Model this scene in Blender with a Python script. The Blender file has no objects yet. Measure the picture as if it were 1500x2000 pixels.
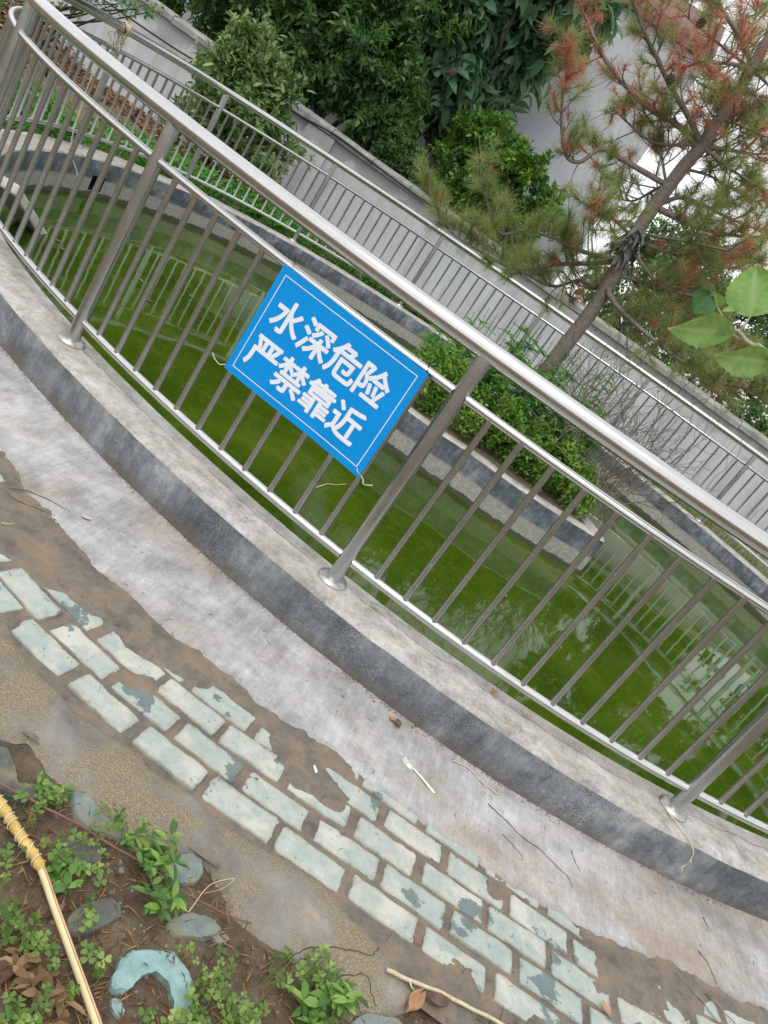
import bpy, bmesh, math, random
import numpy as np
from mathutils import Vector, Matrix, noise as mnoise

random.seed(7)
RNG = np.random.default_rng(11)
scene = bpy.context.scene
COL = scene.collection

# ------------------------------------------------------------------ camera
CAM_H = 1.145                      # metres above the top of the pond kerb (kerb top = z 0)
F_PX, PITCH, ROLL = 1540.0, math.radians(20.05), math.radians(34.78)
cp, sp, cr, sr = math.cos(PITCH), math.sin(PITCH), math.cos(ROLL), math.sin(ROLL)
cam_data = bpy.data.cameras.new('camera')
cam = bpy.data.objects.new('camera', cam_data)
COL.objects.link(cam)
FWD = Vector((0, cp, -sp)); UPV = Vector((0, sp, cp)); XV = Vector((1, 0, 0))
lx = XV * cr + UPV * sr
ly = XV * -sr + UPV * cr
lz = -FWD
M = Matrix(((lx.x, ly.x, lz.x, 0), (lx.y, ly.y, lz.y, 0), (lx.z, ly.z, lz.z, CAM_H), (0, 0, 0, 1)))
cam.matrix_world = M
cam_data.sensor_fit = 'VERTICAL'
cam_data.sensor_height = 24.0
cam_data.lens = F_PX / 2000.0 * 24.0
cam_data.clip_start = 0.02
cam_data.clip_end = 1000
scene.camera = cam

# ------------------------------------------------------------------ light
world = bpy.data.worlds.new('World')
scene.world = world
world.use_nodes = True
wn = world.node_tree
wn.nodes.clear()
w_out = wn.nodes.new('ShaderNodeOutputWorld')
w_bg = wn.nodes.new('ShaderNodeBackground')
w_sky = wn.nodes.new('ShaderNodeTexSky')
w_sky.sky_type = 'NISHITA'
w_sky.sun_disc = False
SUN_EL, SUN_ROT = math.radians(62), math.radians(200)
w_sky.sun_elevation = SUN_EL
w_sky.sun_rotation = SUN_ROT
w_sky.air_density = 1.0
w_sky.dust_density = 2.0
w_sky.ozone_density = 1.0
w_hsv = wn.nodes.new('ShaderNodeHueSaturation')      # a thin, even cloud cover: the sky keeps its brightness, loses its blue
w_hsv.inputs['Saturation'].default_value = 0.16
wn.links.new(w_sky.outputs[0], w_hsv.inputs['Color'])
w_mix = wn.nodes.new('ShaderNodeMix')                # even white cloud layer over most of the sky
w_mix.data_type = 'RGBA'
w_mix.inputs[0].default_value = 0.7
wn.links.new(w_hsv.outputs[0], w_mix.inputs[6])
w_mix.inputs[7].default_value = (7.2, 7.35, 7.6, 1)
wn.links.new(w_mix.outputs[2], w_bg.inputs['Color'])
w_bg.inputs['Strength'].default_value = 0.15
wn.links.new(w_bg.outputs[0], w_out.inputs['Surface'])

sun_data = bpy.data.lights.new('sun', 'SUN')
sun_data.energy = 1.0
sun_data.angle = math.radians(35)
sun_data.color = (1.0, 0.97, 0.92)
sun = bpy.data.objects.new('sun', sun_data)
COL.objects.link(sun)
sun_dir = Vector((math.sin(SUN_ROT) * math.cos(SUN_EL), math.cos(SUN_ROT) * math.cos(SUN_EL), math.sin(SUN_EL)))
sun.rotation_euler = sun_dir.to_track_quat('Z', 'Y').to_euler()
sun.location = (0, 0, 30)

scene.view_settings.view_transform = 'Standard'
scene.view_settings.look = 'None'
scene.view_settings.gamma = 1.0
scene.view_settings.exposure = 0.35
scene.view_settings.use_curve_mapping = False
scene.render.engine = 'CYCLES'
scene.cycles.max_bounces = 8
scene.cycles.use_denoising = True

# ------------------------------------------------------------------ helpers
def ray(px, py):
    dx, dy = px - 750.0, -(py - 1000.0)
    x = dx * cr - dy * sr
    y = dx * sr + dy * cr
    return Vector((x, cp * F_PX + sp * y, -sp * F_PX + cp * y))

def on(px, py, z=0.0):
    """the point of the place at height z that the photograph shows at a pixel"""
    d = ray(px, py)
    t = (z - CAM_H) / d.z
    return Vector((d.x * t, d.y * t, z))

def at(px, py, Y):
    d = ray(px, py)
    t = Y / d.y
    return Vector((d.x * t, Y, CAM_H + d.z * t))

def proj_px(P):
    d = Vector(P) - Vector((0, 0, CAM_H))
    zz = cp * d.y - sp * d.z; yy = sp * d.y + cp * d.z
    a, b = F_PX * d.x / zz, F_PX * yy / zz
    return Vector((750 + a * cr + b * sr, 1000 - (-a * sr + b * cr)))

def srgb(r, g, b):
    f = lambda c: (c / 255 / 12.92) if c / 255 <= 0.04045 else ((c / 255 + 0.055) / 1.055) ** 2.4
    return (f(r), f(g), f(b), 1.0)

def link(o, parent=None):
    COL.objects.link(o)
    if parent is not None:
        o.parent = parent
    return o

def tag(o, label=None, cat=None, group=None, kind=None):
    if label: o['label'] = label
    if cat: o['category'] = cat
    if group: o['group'] = group
    if kind: o['kind'] = kind
    return o

def empty(name, loc=(0, 0, 0), label=None, cat=None, group=None):
    o = bpy.data.objects.new(name, None)
    o.empty_display_size = 0.1
    o.location = loc
    link(o)
    return tag(o, label, cat, group)

class MB:
    """collects shapes and builds ONE mesh object from them"""
    def __init__(s):
        s.v = []; s.f = []; s.m = []
    def add(s, verts, faces, mat=0):
        b = len(s.v)
        s.v.extend([tuple(p) for p in verts])
        s.f.extend([tuple(b + i for i in f) for f in faces])
        s.m.extend([mat] * len(faces))
        return s
    def box(s, c, size, rz=0.0, mat=0):
        hx, hy, hz = size[0] / 2, size[1] / 2, size[2] / 2
        co, si = math.cos(rz), math.sin(rz)
        vs = []
        for dz in (-hz, hz):
            for dx, dy in ((-hx, -hy), (hx, -hy), (hx, hy), (-hx, hy)):
                vs.append((c[0] + dx * co - dy * si, c[1] + dx * si + dy * co, c[2] + dz))
        return s.add(vs, [(0, 3, 2, 1), (4, 5, 6, 7), (0, 1, 5, 4), (1, 2, 6, 5), (2, 3, 7, 6), (3, 0, 4, 7)], mat)
    def tube(s, pts, rad, n=8, closed=False, mat=0, caps=True):
        pts = [Vector(p) for p in pts]
        N = len(pts)
        rs = rad if isinstance(rad, (list, tuple)) else [rad] * N
        vs, fs = [], []
        ref = None
        for i, p in enumerate(pts):
            if closed:
                t = pts[(i + 1) % N] - pts[i - 1]
            else:
                t = pts[min(i + 1, N - 1)] - pts[max(i - 1, 0)]
            t = t.normalized() if t.length > 1e-9 else Vector((0, 0, 1))
            if ref is None:
                ref = Vector((0, 0, 1)) if abs(t.z) < 0.9 else Vector((1, 0, 0))
            a = (ref - t * ref.dot(t))
            a = a.normalized() if a.length > 1e-6 else t.orthogonal().normalized()
            ref = a
            b = t.cross(a)
            for k in range(n):
                w = 2 * math.pi * k / n
                vs.append(p + (a * math.cos(w) + b * math.sin(w)) * rs[i])
        rings = N if closed else N - 1
        for i in range(rings):
            j = (i + 1) % N
            for k in range(n):
                l = (k + 1) % n
                fs.append((i * n + k, i * n + l, j * n + l, j * n + k))
        if caps and not closed:
            fs.append(tuple(range(n - 1, -1, -1)))
            fs.append(tuple((N - 1) * n + k for k in range(n)))
        return s.add(vs, fs, mat)
    def lathe(s, prof, n=20, mat=0, c=(0, 0, 0)):
        vs, fs = [], []
        for (r, z) in prof:
            for k in range(n):
                w = 2 * math.pi * k / n
                vs.append((c[0] + r * math.cos(w), c[1] + r * math.sin(w), c[2] + z))
        for i in range(len(prof) - 1):
            for k in range(n):
                l = (k + 1) % n
                fs.append((i * n + k, i * n + l, (i + 1) * n + l, (i + 1) * n + k))
        fs.append(tuple(range(n - 1, -1, -1)))
        fs.append(tuple((len(prof) - 1) * n + k for k in range(n)))
        return s.add(vs, fs, mat)
    def mesh(s, name, mats, smooth=True):
        me = bpy.data.meshes.new(name)
        me.from_pydata(s.v, [], s.f)
        for m in (mats if isinstance(mats, (list, tuple)) else [mats]):
            me.materials.append(m)
        me.polygons.foreach_set('material_index', s.m)
        if smooth:
            me.polygons.foreach_set('use_smooth', [True] * len(s.f))
        me.update()
        return me
    def build(s, name, mats, parent=None, smooth=True):
        return link(bpy.data.objects.new(name, s.mesh(name, mats, smooth)), parent)

def smooth_angle(o, deg=40):
    me = o.data if hasattr(o, 'data') else o
    me.set_sharp_from_angle(angle=math.radians(deg))

def fbm(x, y, z=0.0, oct=4):
    return mnoise.fractal(Vector((x, y, z)), 0.9, 2.1, oct, noise_basis='PERLIN_ORIGINAL')

def catmull(pts, n):
    """n points along a smooth curve through pts"""
    P = [Vector(p) for p in pts]
    P = [P[0] * 2 - P[1]] + P + [P[-1] * 2 - P[-2]]
    out = []
    segs = len(P) - 3
    for i in range(n):
        u = i / (n - 1) * segs
        k = min(int(u), segs - 1)
        t = u - k
        a, b, c, d = P[k:k + 4]
        out.append(0.5 * ((2 * b) + (c - a) * t + (2 * a - 5 * b + 4 * c - d) * t * t + (3 * b - a - 3 * c + d) * t ** 3))
    return out

# ------------------------------------------------------------------ materials
def newmat(name):
    m = bpy.data.materials.new(name)
    m.use_nodes = True
    nt = m.node_tree
    nt.nodes.clear()
    out = nt.nodes.new('ShaderNodeOutputMaterial')
    return m, nt, out

class NT:
    def __init__(s, nt):
        s.nt = nt
    def n(s, t, **kw):
        nd = s.nt.nodes.new(t)
        for k, v in kw.items():
            setattr(nd, k, v)
        return nd
    def l(s, a, b):
        s.nt.links.new(a, b)
    def pos(s, scale=(1, 1, 1)):
        g = s.n('ShaderNodeNewGeometry')
        mp = s.n('ShaderNodeMapping')
        mp.inputs['Scale'].default_value = scale
        s.l(g.outputs['Position'], mp.inputs['Vector'])
        return mp.outputs['Vector']
    def noise(s, vec, scale, detail=6, rough=0.6, dist=0.0):
        nd = s.n('ShaderNodeTexNoise')
        nd.inputs['Scale'].default_value = scale
        nd.inputs['Detail'].default_value = detail
        nd.inputs['Roughness'].default_value = rough
        nd.inputs['Distortion'].default_value = dist
        if vec is not None:
            s.l(vec, nd.inputs['Vector'])
        return nd.outputs['Fac']
    def ramp(s, fac, stops, interp='LINEAR'):
        nd = s.n('ShaderNodeValToRGB')
        cr_ = nd.color_ramp
        cr_.interpolation = interp
        while len(cr_.elements) < len(stops):
            cr_.elements.new(0.5)
        for e, (p, c) in zip(cr_.elements, stops):
            e.position = p
            e.color = c if len(c) == 4 else (*c, 1)
        s.l(fac, nd.inputs['Fac'])
        return nd.outputs['Color']
    def mix(s, fac, a, b, mode='MIX'):
        nd = s.n('ShaderNodeMix', data_type='RGBA', blend_type=mode)
        for sock, v in ((nd.inputs[0], fac), (nd.inputs[6], a), (nd.inputs[7], b)):
            if hasattr(v, 'is_linked') or hasattr(v, 'links'):
                s.l(v, sock)
            else:
                sock.default_value = v
        return nd.outputs[2]
    def math(s, op, a, b=0.0, clamp=False):
        nd = s.n('ShaderNodeMath', operation=op, use_clamp=clamp)
        for sock, v in ((nd.inputs[0], a), (nd.inputs[1], b)):
            if hasattr(v, 'links'):
                s.l(v, sock)
            else:
                sock.default_value = v
        return nd.outputs[0]
    def bsdf(s, color, rough=0.7, metal=0.0, spec=0.5, bump=None, bump_d=0.01, bump_s=0.6):
        b = s.n('ShaderNodeBsdfPrincipled')
        if hasattr(color, 'links'):
            s.l(color, b.inputs['Base Color'])
        else:
            b.inputs['Base Color'].default_value = color
        if hasattr(rough, 'links'):
            s.l(rough, b.inputs['Roughness'])
        else:
            b.inputs['Roughness'].default_value = rough
        b.inputs['Metallic'].default_value = metal
        b.inputs['Specular IOR Level'].default_value = spec
        if bump is not None:
            bm = s.n('ShaderNodeBump')
            bm.inputs['Distance'].default_value = bump_d
            bm.inputs['Strength'].default_value = bump_s
            s.l(bump, bm.inputs['Height'])
            s.l(bm.outputs[0], b.inputs['Normal'])
        return b

def BW(a):
    return (a, a, a, 1)

def mat_simple(name, col, rough=0.7, metal=0.0, var=0.15, scale=20.0, bump=0.0, spec=0.5):
    m, nt, out = newmat(name)
    t = NT(nt)
    f = t.noise(t.pos(), scale, 5, 0.65)
    c0 = tuple(c * (1 - var) for c in col[:3]) + (1,)
    c1 = tuple(min(1, c * (1 + var)) for c in col[:3]) + (1,)
    c = t.ramp(f, [(0.3, c0), (0.7, c1)])
    b = t.bsdf(c, rough, metal, spec, f if bump else None, bump or 0.01)
    t.l(b.outputs[0], out.inputs['Surface'])
    return m

def mat_steel(name, base, rough):
    m, nt, out = newmat(name)
    t = NT(nt)
    f = t.noise(t.pos(), 9, 6, 0.7)
    g = t.noise(t.pos((60, 60, 8)), 4, 4, 0.6)
    c = t.ramp(f, [(0.25, tuple(v * 0.86 for v in base[:3])), (0.75, base)])
    r = t.math('ADD', t.math('MULTIPLY', f, 0.16), rough - 0.07)
    r = t.math('ADD', r, t.math('MULTIPLY', g, 0.05))
    sp_ = t.ramp(t.noise(t.pos(), 55, 6, 0.75), [(0.60, (0, 0, 0, 1)), (0.70, (1, 1, 1, 1))])      # dried water spots and dust
    r = t.math('ADD', r, t.math('MULTIPLY', sp_, 0.18))
    c = t.mix(t.math('MULTIPLY', sp_, 0.35), c, (0.42, 0.40, 0.36, 1))
    b = t.bsdf(c, r, 1.0)
    t.l(b.outputs[0], out.inputs['Surface'])
    return m

def mat_leaf(name, stops, rough=0.45, transl=0.25, spec=0.4):
    """leaf: each leaf's own hue from its tint value; thin enough to let some light through"""
    m, nt, out = newmat(name)
    t = NT(nt)
    a = t.n('ShaderNodeAttribute', attribute_name='tint')
    c = t.ramp(a.outputs['Fac'], stops)
    b = t.bsdf(c, rough, 0, spec)
    tr = t.n('ShaderNodeBsdfTranslucent')
    hs = t.n('ShaderNodeHueSaturation')
    hs.inputs['Saturation'].default_value = 1.1
    hs.inputs['Value'].default_value = 1.25
    t.l(c, hs.inputs['Color'])
    t.l(hs.outputs[0], tr.inputs['Color'])
    mx = t.n('ShaderNodeMixShader')
    mx.inputs[0].default_value = transl
    t.l(b.outputs[0], mx.inputs[1])
    t.l(tr.outputs[0], mx.inputs[2])
    t.l(mx.outputs[0], out.inputs['Surface'])
    return m

MAT = {}
MAT['steel'] = mat_steel('steel', (0.575, 0.585, 0.585, 1), 0.2)
MAT['steel_rail'] = mat_steel('steel_rail', (0.66, 0.655, 0.64, 1), 0.18)

def make_kerb_mats():
    # weathered pale cement of the kerb top
    m, nt, out = newmat('kerb_top'); t = NT(nt)
    p = t.pos()
    a = t.noise(p, 9, 12, 0.78); b_ = t.noise(p, 70, 8, 0.8); s = t.noise(p, 3.1, 8, 0.7); gr = t.noise(p, 320, 3, 0.8)
    k = t.math('ADD', t.math('MULTIPLY', a, 0.7), t.math('MULTIPLY', b_, 0.3))
    c = t.ramp(k, [(0.36, srgb(124, 121, 115)), (0.45, srgb(164, 161, 156)), (0.53, srgb(192, 189, 185)), (0.64, srgb(212, 209, 206))])
    tan = t.ramp(s, [(0.48, (0, 0, 0, 1)), (0.62, (1, 1, 1, 1))])
    c = t.mix(t.math('MULTIPLY', tan, 0.42), c, srgb(156, 142, 114))
    spk = t.ramp(b_, [(0.32, (1, 1, 1, 1)), (0.41, (0, 0, 0, 1))])
    c = t.mix(t.math('MULTIPLY', spk, 0.7), c, srgb(88, 85, 78))
    c = t.mix(0.35, c, t.ramp(gr, [(0.3, srgb(110, 108, 104)), (0.7, srgb(205, 203, 199))]), 'OVERLAY')
    t.l(t.bsdf(c, 0.88, bump=t.math('ADD', b_, t.math('MULTIPLY', gr, 0.4)), bump_d=0.005).outputs[0], out.inputs['Surface'])
    MAT['kerb_top'] = m
    # blue-grey cement render with lime bloom and crackle, outer face
    m, nt, out = newmat('kerb_face'); t = NT(nt)
    p = t.pos()
    st = t.noise(t.pos((16, 16, 1.3)), 1.7, 10, 0.75)       # lime runs down the face
    a = t.noise(p, 5.5, 12, 0.76); big = t.noise(p, 1.4, 5, 0.6); f = t.noise(p, 80, 8, 0.8); gr = t.noise(p, 300, 3, 0.8)
    k = t.math('ADD', t.math('MULTIPLY', st, 0.22), t.math('ADD', t.math('MULTIPLY', a, 0.50), t.math('ADD', t.math('MULTIPLY', big, 0.16), t.math('MULTIPLY', f, 0.12))))
    c = t.ramp(k, [(0.38, srgb(70, 76, 81)), (0.46, srgb(100, 106, 110)), (0.52, srgb(128, 132, 134)), (0.58, srgb(154, 156, 157)), (0.66, srgb(184, 185, 184))])
    vo = t.n('ShaderNodeTexVoronoi', feature='DISTANCE_TO_EDGE')
    vo.inputs['Scale'].default_value = 95
    t.l(p, vo.inputs['Vector'])
    crack = t.ramp(vo.outputs['Distance'], [(0.02, (0, 0, 0, 1)), (0.22, (1, 1, 1, 1))])
    where = t.ramp(t.noise(p, 3.6, 7, 0.7), [(0.47, (0, 0, 0, 1)), (0.58, (1, 1, 1, 1))])
    dark = t.math('MULTIPLY', crack, where)
    c = t.mix(t.math('MULTIPLY', dark, 0.66), c, srgb(62, 68, 75))
    c = t.mix(t.math('MULTIPLY', t.ramp(f, [(0.32, (1, 1, 1, 1)), (0.43, (0, 0, 0, 1))]), 0.6), c, srgb(58, 62, 66))
    c = t.mix(0.3, c, t.ramp(gr, [(0.3, srgb(100, 100, 100)), (0.7, srgb(200, 200, 200))]), 'OVERLAY')
    sepx = t.n('ShaderNodeSeparateXYZ'); g0 = t.n('ShaderNodeNewGeometry'); t.l(g0.outputs['Position'], sepx.inputs[0])
    hh = t.math('ADD', t.math('MULTIPLY', sepx.outputs[2], 16.0), 2.75)          # splashed soil along the foot of the face
    soil = t.math('SUBTRACT', 1.0, t.math('ADD', hh, t.math('MULTIPLY', t.math('SUBTRACT', a, 0.5), 2.6)), clamp=True)
    c = t.mix(t.math('MULTIPLY', soil, 0.8), c, srgb(104, 92, 76))
    t.l(t.bsdf(c, 0.85, bump=t.math('ADD', f, t.math('MULTIPLY', gr, 0.4)), bump_d=0.004).outputs[0], out.inputs['Surface'])
    MAT['kerb_face'] = m
    # pond side: dark waterproof coat above, bare pale concrete below, wet at the water's edge
    m, nt, out = newmat('pond_face'); t = NT(nt)
    p = t.pos()
    a = t.noise(p, 6, 11, 0.76); f = t.noise(p, 45, 9, 0.8); st = t.noise(t.pos((12, 12, 1.0)), 2.0, 9, 0.75)
    sepx = t.n('ShaderNodeSeparateXYZ'); g0 = t.n('ShaderNodeNewGeometry'); t.l(g0.outputs['Position'], sepx.inputs[0])
    zed = t.math('ADD', sepx.outputs[2], t.math('MULTIPLY', t.math('SUBTRACT', f, 0.5), 0.06))
    zed2 = t.math('ADD', sepx.outputs[2], t.math('MULTIPLY', t.math('SUBTRACT', a, 0.5), 0.075))
    dark = t.ramp(t.math('ADD', t.math('MULTIPLY', a, .72), t.math('MULTIPLY', st, .28)), [(0.40, srgb(66, 72, 79)), (0.50, srgb(92, 99, 105)), (0.58, srgb(126, 132, 137)), (0.68, srgb(172, 176, 179))])
    pale = t.ramp(f, [(0.30, srgb(118, 114, 106)), (0.5, srgb(160, 157, 150)), (0.7, srgb(190, 186, 180))])
    c = t.mix(t.math('MULTIPLY', t.math('ADD', zed, 0.156), 70.0, clamp=True), pale, dark)
    wet = t.math('MULTIPLY', t.math('SUBTRACT', -0.252, zed2), 120.0, clamp=True)
    c = t.mix(t.math('MULTIPLY', wet, 0.9), c, srgb(60, 62, 50))
    t.l(t.bsdf(c, 0.8, bump=f, bump_d=0.004).outputs[0], out.inputs['Surface'])
    MAT['pond_face'] = m
make_kerb_mats()

def make_ground_mats():
    # apron of pale trowelled cement with rusty dust
    m, nt, out = newmat('apron_cement'); t = NT(nt)
    p = t.pos()
    a = t.noise(p, 7, 12, 0.78); b_ = t.noise(p, 2.3, 8, 0.68); f = t.noise(p, 110, 6, 0.8); g = t.noise(p, 1.5, 7, .66); br = t.noise(t.pos((9, 1.2, 1)), 6, 8, .75); gr = t.noise(p, 380, 3, .8)
    k = t.math('ADD', t.math('MULTIPLY', a, 0.5), t.math('ADD', t.math('MULTIPLY', br, 0.22), t.math('MULTIPLY', g, 0.28)))
    c = t.ramp(k, [(0.37, srgb(124, 123, 121)), (0.45, srgb(156, 155, 154)), (0.51, srgb(180, 179, 179)), (0.58, srgb(202, 200, 201)), (0.68, srgb(216, 214, 215))])
    rust = t.math('MULTIPLY', t.ramp(b_, [(0.46, (0, 0, 0, 1)), (0.60, (1, 1, 1, 1))]), t.ramp(f, [(0.38, (1, 1, 1, 1)), (0.60, (0.25, 0.25, 0.25, 1))]))
    c = t.mix(t.math('MULTIPLY', rust, 0.7), c, srgb(166, 140, 110))
    spk = t.ramp(t.noise(p, 48, 9, 0.82), [(0.30, (1, 1, 1, 1)), (0.39, (0, 0, 0, 1))])
    c = t.mix(t.math('MULTIPLY', spk, 0.75), c, srgb(98, 92, 86))
    c = t.mix(0.35, c, t.ramp(gr, [(0.3, srgb(105, 105, 105)), (0.7, srgb(205, 205, 205))]), 'OVERLAY')
    at_ = t.n('ShaderNodeAttribute', attribute_name='edge')       # thin grey feathered rim of the screed
    c = t.mix(t.math('MULTIPLY', at_.outputs['Fac'], 0.85), c, srgb(104, 99, 93))
    t.l(t.bsdf(c, 0.86, bump=t.math('ADD', a, t.math('MULTIPLY', f, 0.5)), bump_d=0.004).outputs[0], out.inputs['Surface'])
    MAT['apron'] = m
    # sandy mortar band
    m, nt, out = newmat('sandy_mortar'); t = NT(nt)
    p = t.pos()
    a = t.noise(p, 5, 9, 0.68); f = t.noise(p, 260, 4, 0.8); g = t.noise(p, 3.4, 7, 0.66); v = t.noise(p, 90, 5, .8)
    c = t.ramp(f, [(0.30, srgb(92, 84, 66)), (0.52, srgb(132, 121, 98)), (0.72, srgb(186, 172, 142))])
    gm = t.ramp(a, [(0.48, (0, 0, 0, 1)), (0.62, (1, 1, 1, 1))])
    c = t.mix(t.math('MULTIPLY', gm, 0.85), c, t.ramp(g, [(0.4, srgb(106, 103, 102)), (0.6, srgb(152, 147, 142))]))
    c = t.mix(t.math('MULTIPLY', t.ramp(g, [(0.60, (0, 0, 0, 1)), (0.74, (1, 1, 1, 1))]), 0.75), c, srgb(206, 164, 104))
    t.l(t.bsdf(c, 0.9, bump=v, bump_d=0.004).outputs[0], out.inputs['Surface'])
    MAT['mortar'] = m
    # mud between and over the bricks
    m, nt, out = newmat('mud'); t = NT(nt)
    p = t.pos()
    a = t.noise(p, 11, 11, 0.78); f = t.noise(p, 140, 6, 0.8)
    c = t.ramp(a, [(0.34, srgb(84, 79, 72)), (0.47, srgb(112, 104, 93)), (0.57, srgb(130, 116, 98)), (0.68, srgb(146, 121, 97))])
    c = t.mix(t.math('MULTIPLY', t.ramp(f, [(0.62, (0, 0, 0, 1)), (0.74, (1, 1, 1, 1))]), 0.6), c, srgb(172, 158, 136))
    c = t.mix(t.math('MULTIPLY', t.ramp(f, [(0.28, (1, 1, 1, 1)), (0.40, (0, 0, 0, 1))]), 0.6), c, srgb(66, 58, 48))
    r = t.math('ADD', 0.45, t.math('MULTIPLY', a, 0.5))
    t.l(t.bsdf(c, r, bump=f, bump_d=0.004).outputs[0], out.inputs['Surface'])
    MAT['mud'] = m
    # grey-green paving brick, dry and pale, dark where it is wet
    m, nt, out = newmat('paving_brick'); t = NT(nt)
    p = t.pos()
    oi = t.n('ShaderNodeObjectInfo')
    a = t.noise(p, 22, 11, 0.8); f = t.noise(p, 220, 5, 0.8); w = t.noise(p, 6.5, 6, 0.6); d = t.noise(p, 9, 8, 0.7)
    c = t.ramp(a, [(0.30, srgb(142, 152, 146)), (0.5, srgb(168, 175, 168)), (0.72, srgb(194, 195, 185))])
    c = t.mix(t.math('MULTIPLY', oi.outputs['Random'], 0.45), c, srgb(146, 164, 158))
    c = t.mix(t.math('MULTIPLY', t.ramp(d, [(0.54, (0, 0, 0, 1)), (0.70, (1, 1, 1, 1))]), 0.55), c, srgb(190, 180, 160))
    tc = t.n('ShaderNodeTexCoord'); sx = t.n('ShaderNodeSeparateXYZ'); t.l(tc.outputs['Object'], sx.inputs[0])
    ex = t.math('MULTIPLY', t.math('ABSOLUTE', sx.outputs[0]), 1 / .088); ey = t.math('MULTIPLY', t.math('ABSOLUTE', sx.outputs[1]), 1 / .038)
    edge = t.math('MAXIMUM', t.math('SUBTRACT', t.math('MULTIPLY', ex, 2.2), 1.2), ey)
    dn = t.noise(p, 30, 9, 0.78)
    dirt = t.math('MULTIPLY', t.math('SUBTRACT', t.math('ADD', edge, t.math('MULTIPLY', dn, 1.5)), 1.52), 3.2, clamp=True)   # mud smeared in from the joints
    c = t.mix(t.math('MULTIPLY', dirt, 0.7), c, t.ramp(a, [(0.35, srgb(112, 103, 90)), (0.65, srgb(158, 146, 126))]))
    lime = t.ramp(t.noise(p, 7.5, 8, 0.7), [(0.50, (0, 0, 0, 1)), (0.62, (1, 1, 1, 1))])
    c = t.mix(t.math('MULTIPLY', lime, 0.65), c, srgb(206, 200, 186))                                                     # lime and cement slurry dried on top
    k = t.math('ADD', w, t.math('MULTIPLY', t.math('SUBTRACT', oi.outputs['Random'], 0.5), 0.10))
    wet = t.ramp(k, [(0.592, (0, 0, 0, 1)), (0.604, (1, 1, 1, 1))])
    c = t.mix(t.math('MULTIPLY', wet, 0.9), c, t.ramp(a, [(0.3, srgb(84, 98, 98)), (0.7, srgb(112, 128, 126))]))
    c = t.mix(t.math('MULTIPLY', t.ramp(f, [(0.27, (1, 1, 1, 1)), (0.36, (0, 0, 0, 1))]), 0.5), c, srgb(120, 118, 106))
    r = t.math('SUBTRACT', 0.85, t.math('MULTIPLY', wet, 0.35))
    t.l(t.bsdf(c, r, bump=f, bump_d=0.002).outputs[0], out.inputs['Surface'])
    MAT['brick'] = m
    # dark crumbly soil with litter
    m, nt, out = newmat('soil'); t = NT(nt)
    p = t.pos()
    a = t.noise(p, 11, 8, 0.75); f = t.noise(p, 95, 6, 0.8)
    c = t.ramp(a, [(0.3, srgb(80, 69, 55)), (0.5, srgb(116, 102, 82)), (0.7, srgb(148, 132, 108))])
    c = t.mix(t.math('MULTIPLY', t.ramp(f, [(0.60, (0, 0, 0, 1)), (0.74, (1, 1, 1, 1))]), 0.7), c, srgb(150, 132, 104))
    c = t.mix(t.math('MULTIPLY', t.ramp(f, [(0.30, (1, 1, 1, 1)), (0.42, (0, 0, 0, 1))]), 0.7), c, srgb(38, 32, 24))
    t.l(t.bsdf(c, 0.95, bump=f, bump_d=0.012, bump_s=0.9).outputs[0], out.inputs['Surface'])
    MAT['soil'] = m
    # broken teal-green glazed bricks lying in the soil
    m, nt, out = newmat('teal_brick'); t = NT(nt)
    p = t.pos()
    oi = t.n('ShaderNodeObjectInfo')
    a = t.noise(p, 26, 7, 0.7, 0.4); f = t.noise(p, 130, 4, 0.75); d = t.noise(p, 14, 5, .6)
    c0 = t.ramp(a, [(0.3, srgb(98, 110, 104)), (0.7, srgb(138, 150, 142))])
    c1 = t.ramp(a, [(0.3, srgb(72, 75, 70)), (0.7, srgb(108, 110, 101))])
    c = t.mix(t.ramp(oi.outputs['Random'], [(0.45, (0, 0, 0, 1)), (0.55, (1, 1, 1, 1))]), c0, c1)
    c = t.mix(t.math('MULTIPLY', t.ramp(d, [(0.50, (0, 0, 0, 1)), (0.62, (1, 1, 1, 1))]), 0.75), c, srgb(136, 120, 98))
    t.l(t.bsdf(c, 0.7, bump=f, bump_d=0.003).outputs[0], out.inputs['Surface'])
    MAT['teal'] = m
    m, nt, out = newmat('blue_paint'); t = NT(nt)
    a = t.noise(t.pos(), 30, 7, 0.7, 0.4)
    c = t.ramp(a, [(0.3, srgb(112, 146, 144)), (0.6, srgb(146, 176, 172)), (0.75, srgb(172, 184, 174))])
    t.l(t.bsdf(c, 0.7, bump=a, bump_d=0.004).outputs[0], out.inputs['Surface'])
    MAT['blue_paint'] = m
make_ground_mats()

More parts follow.
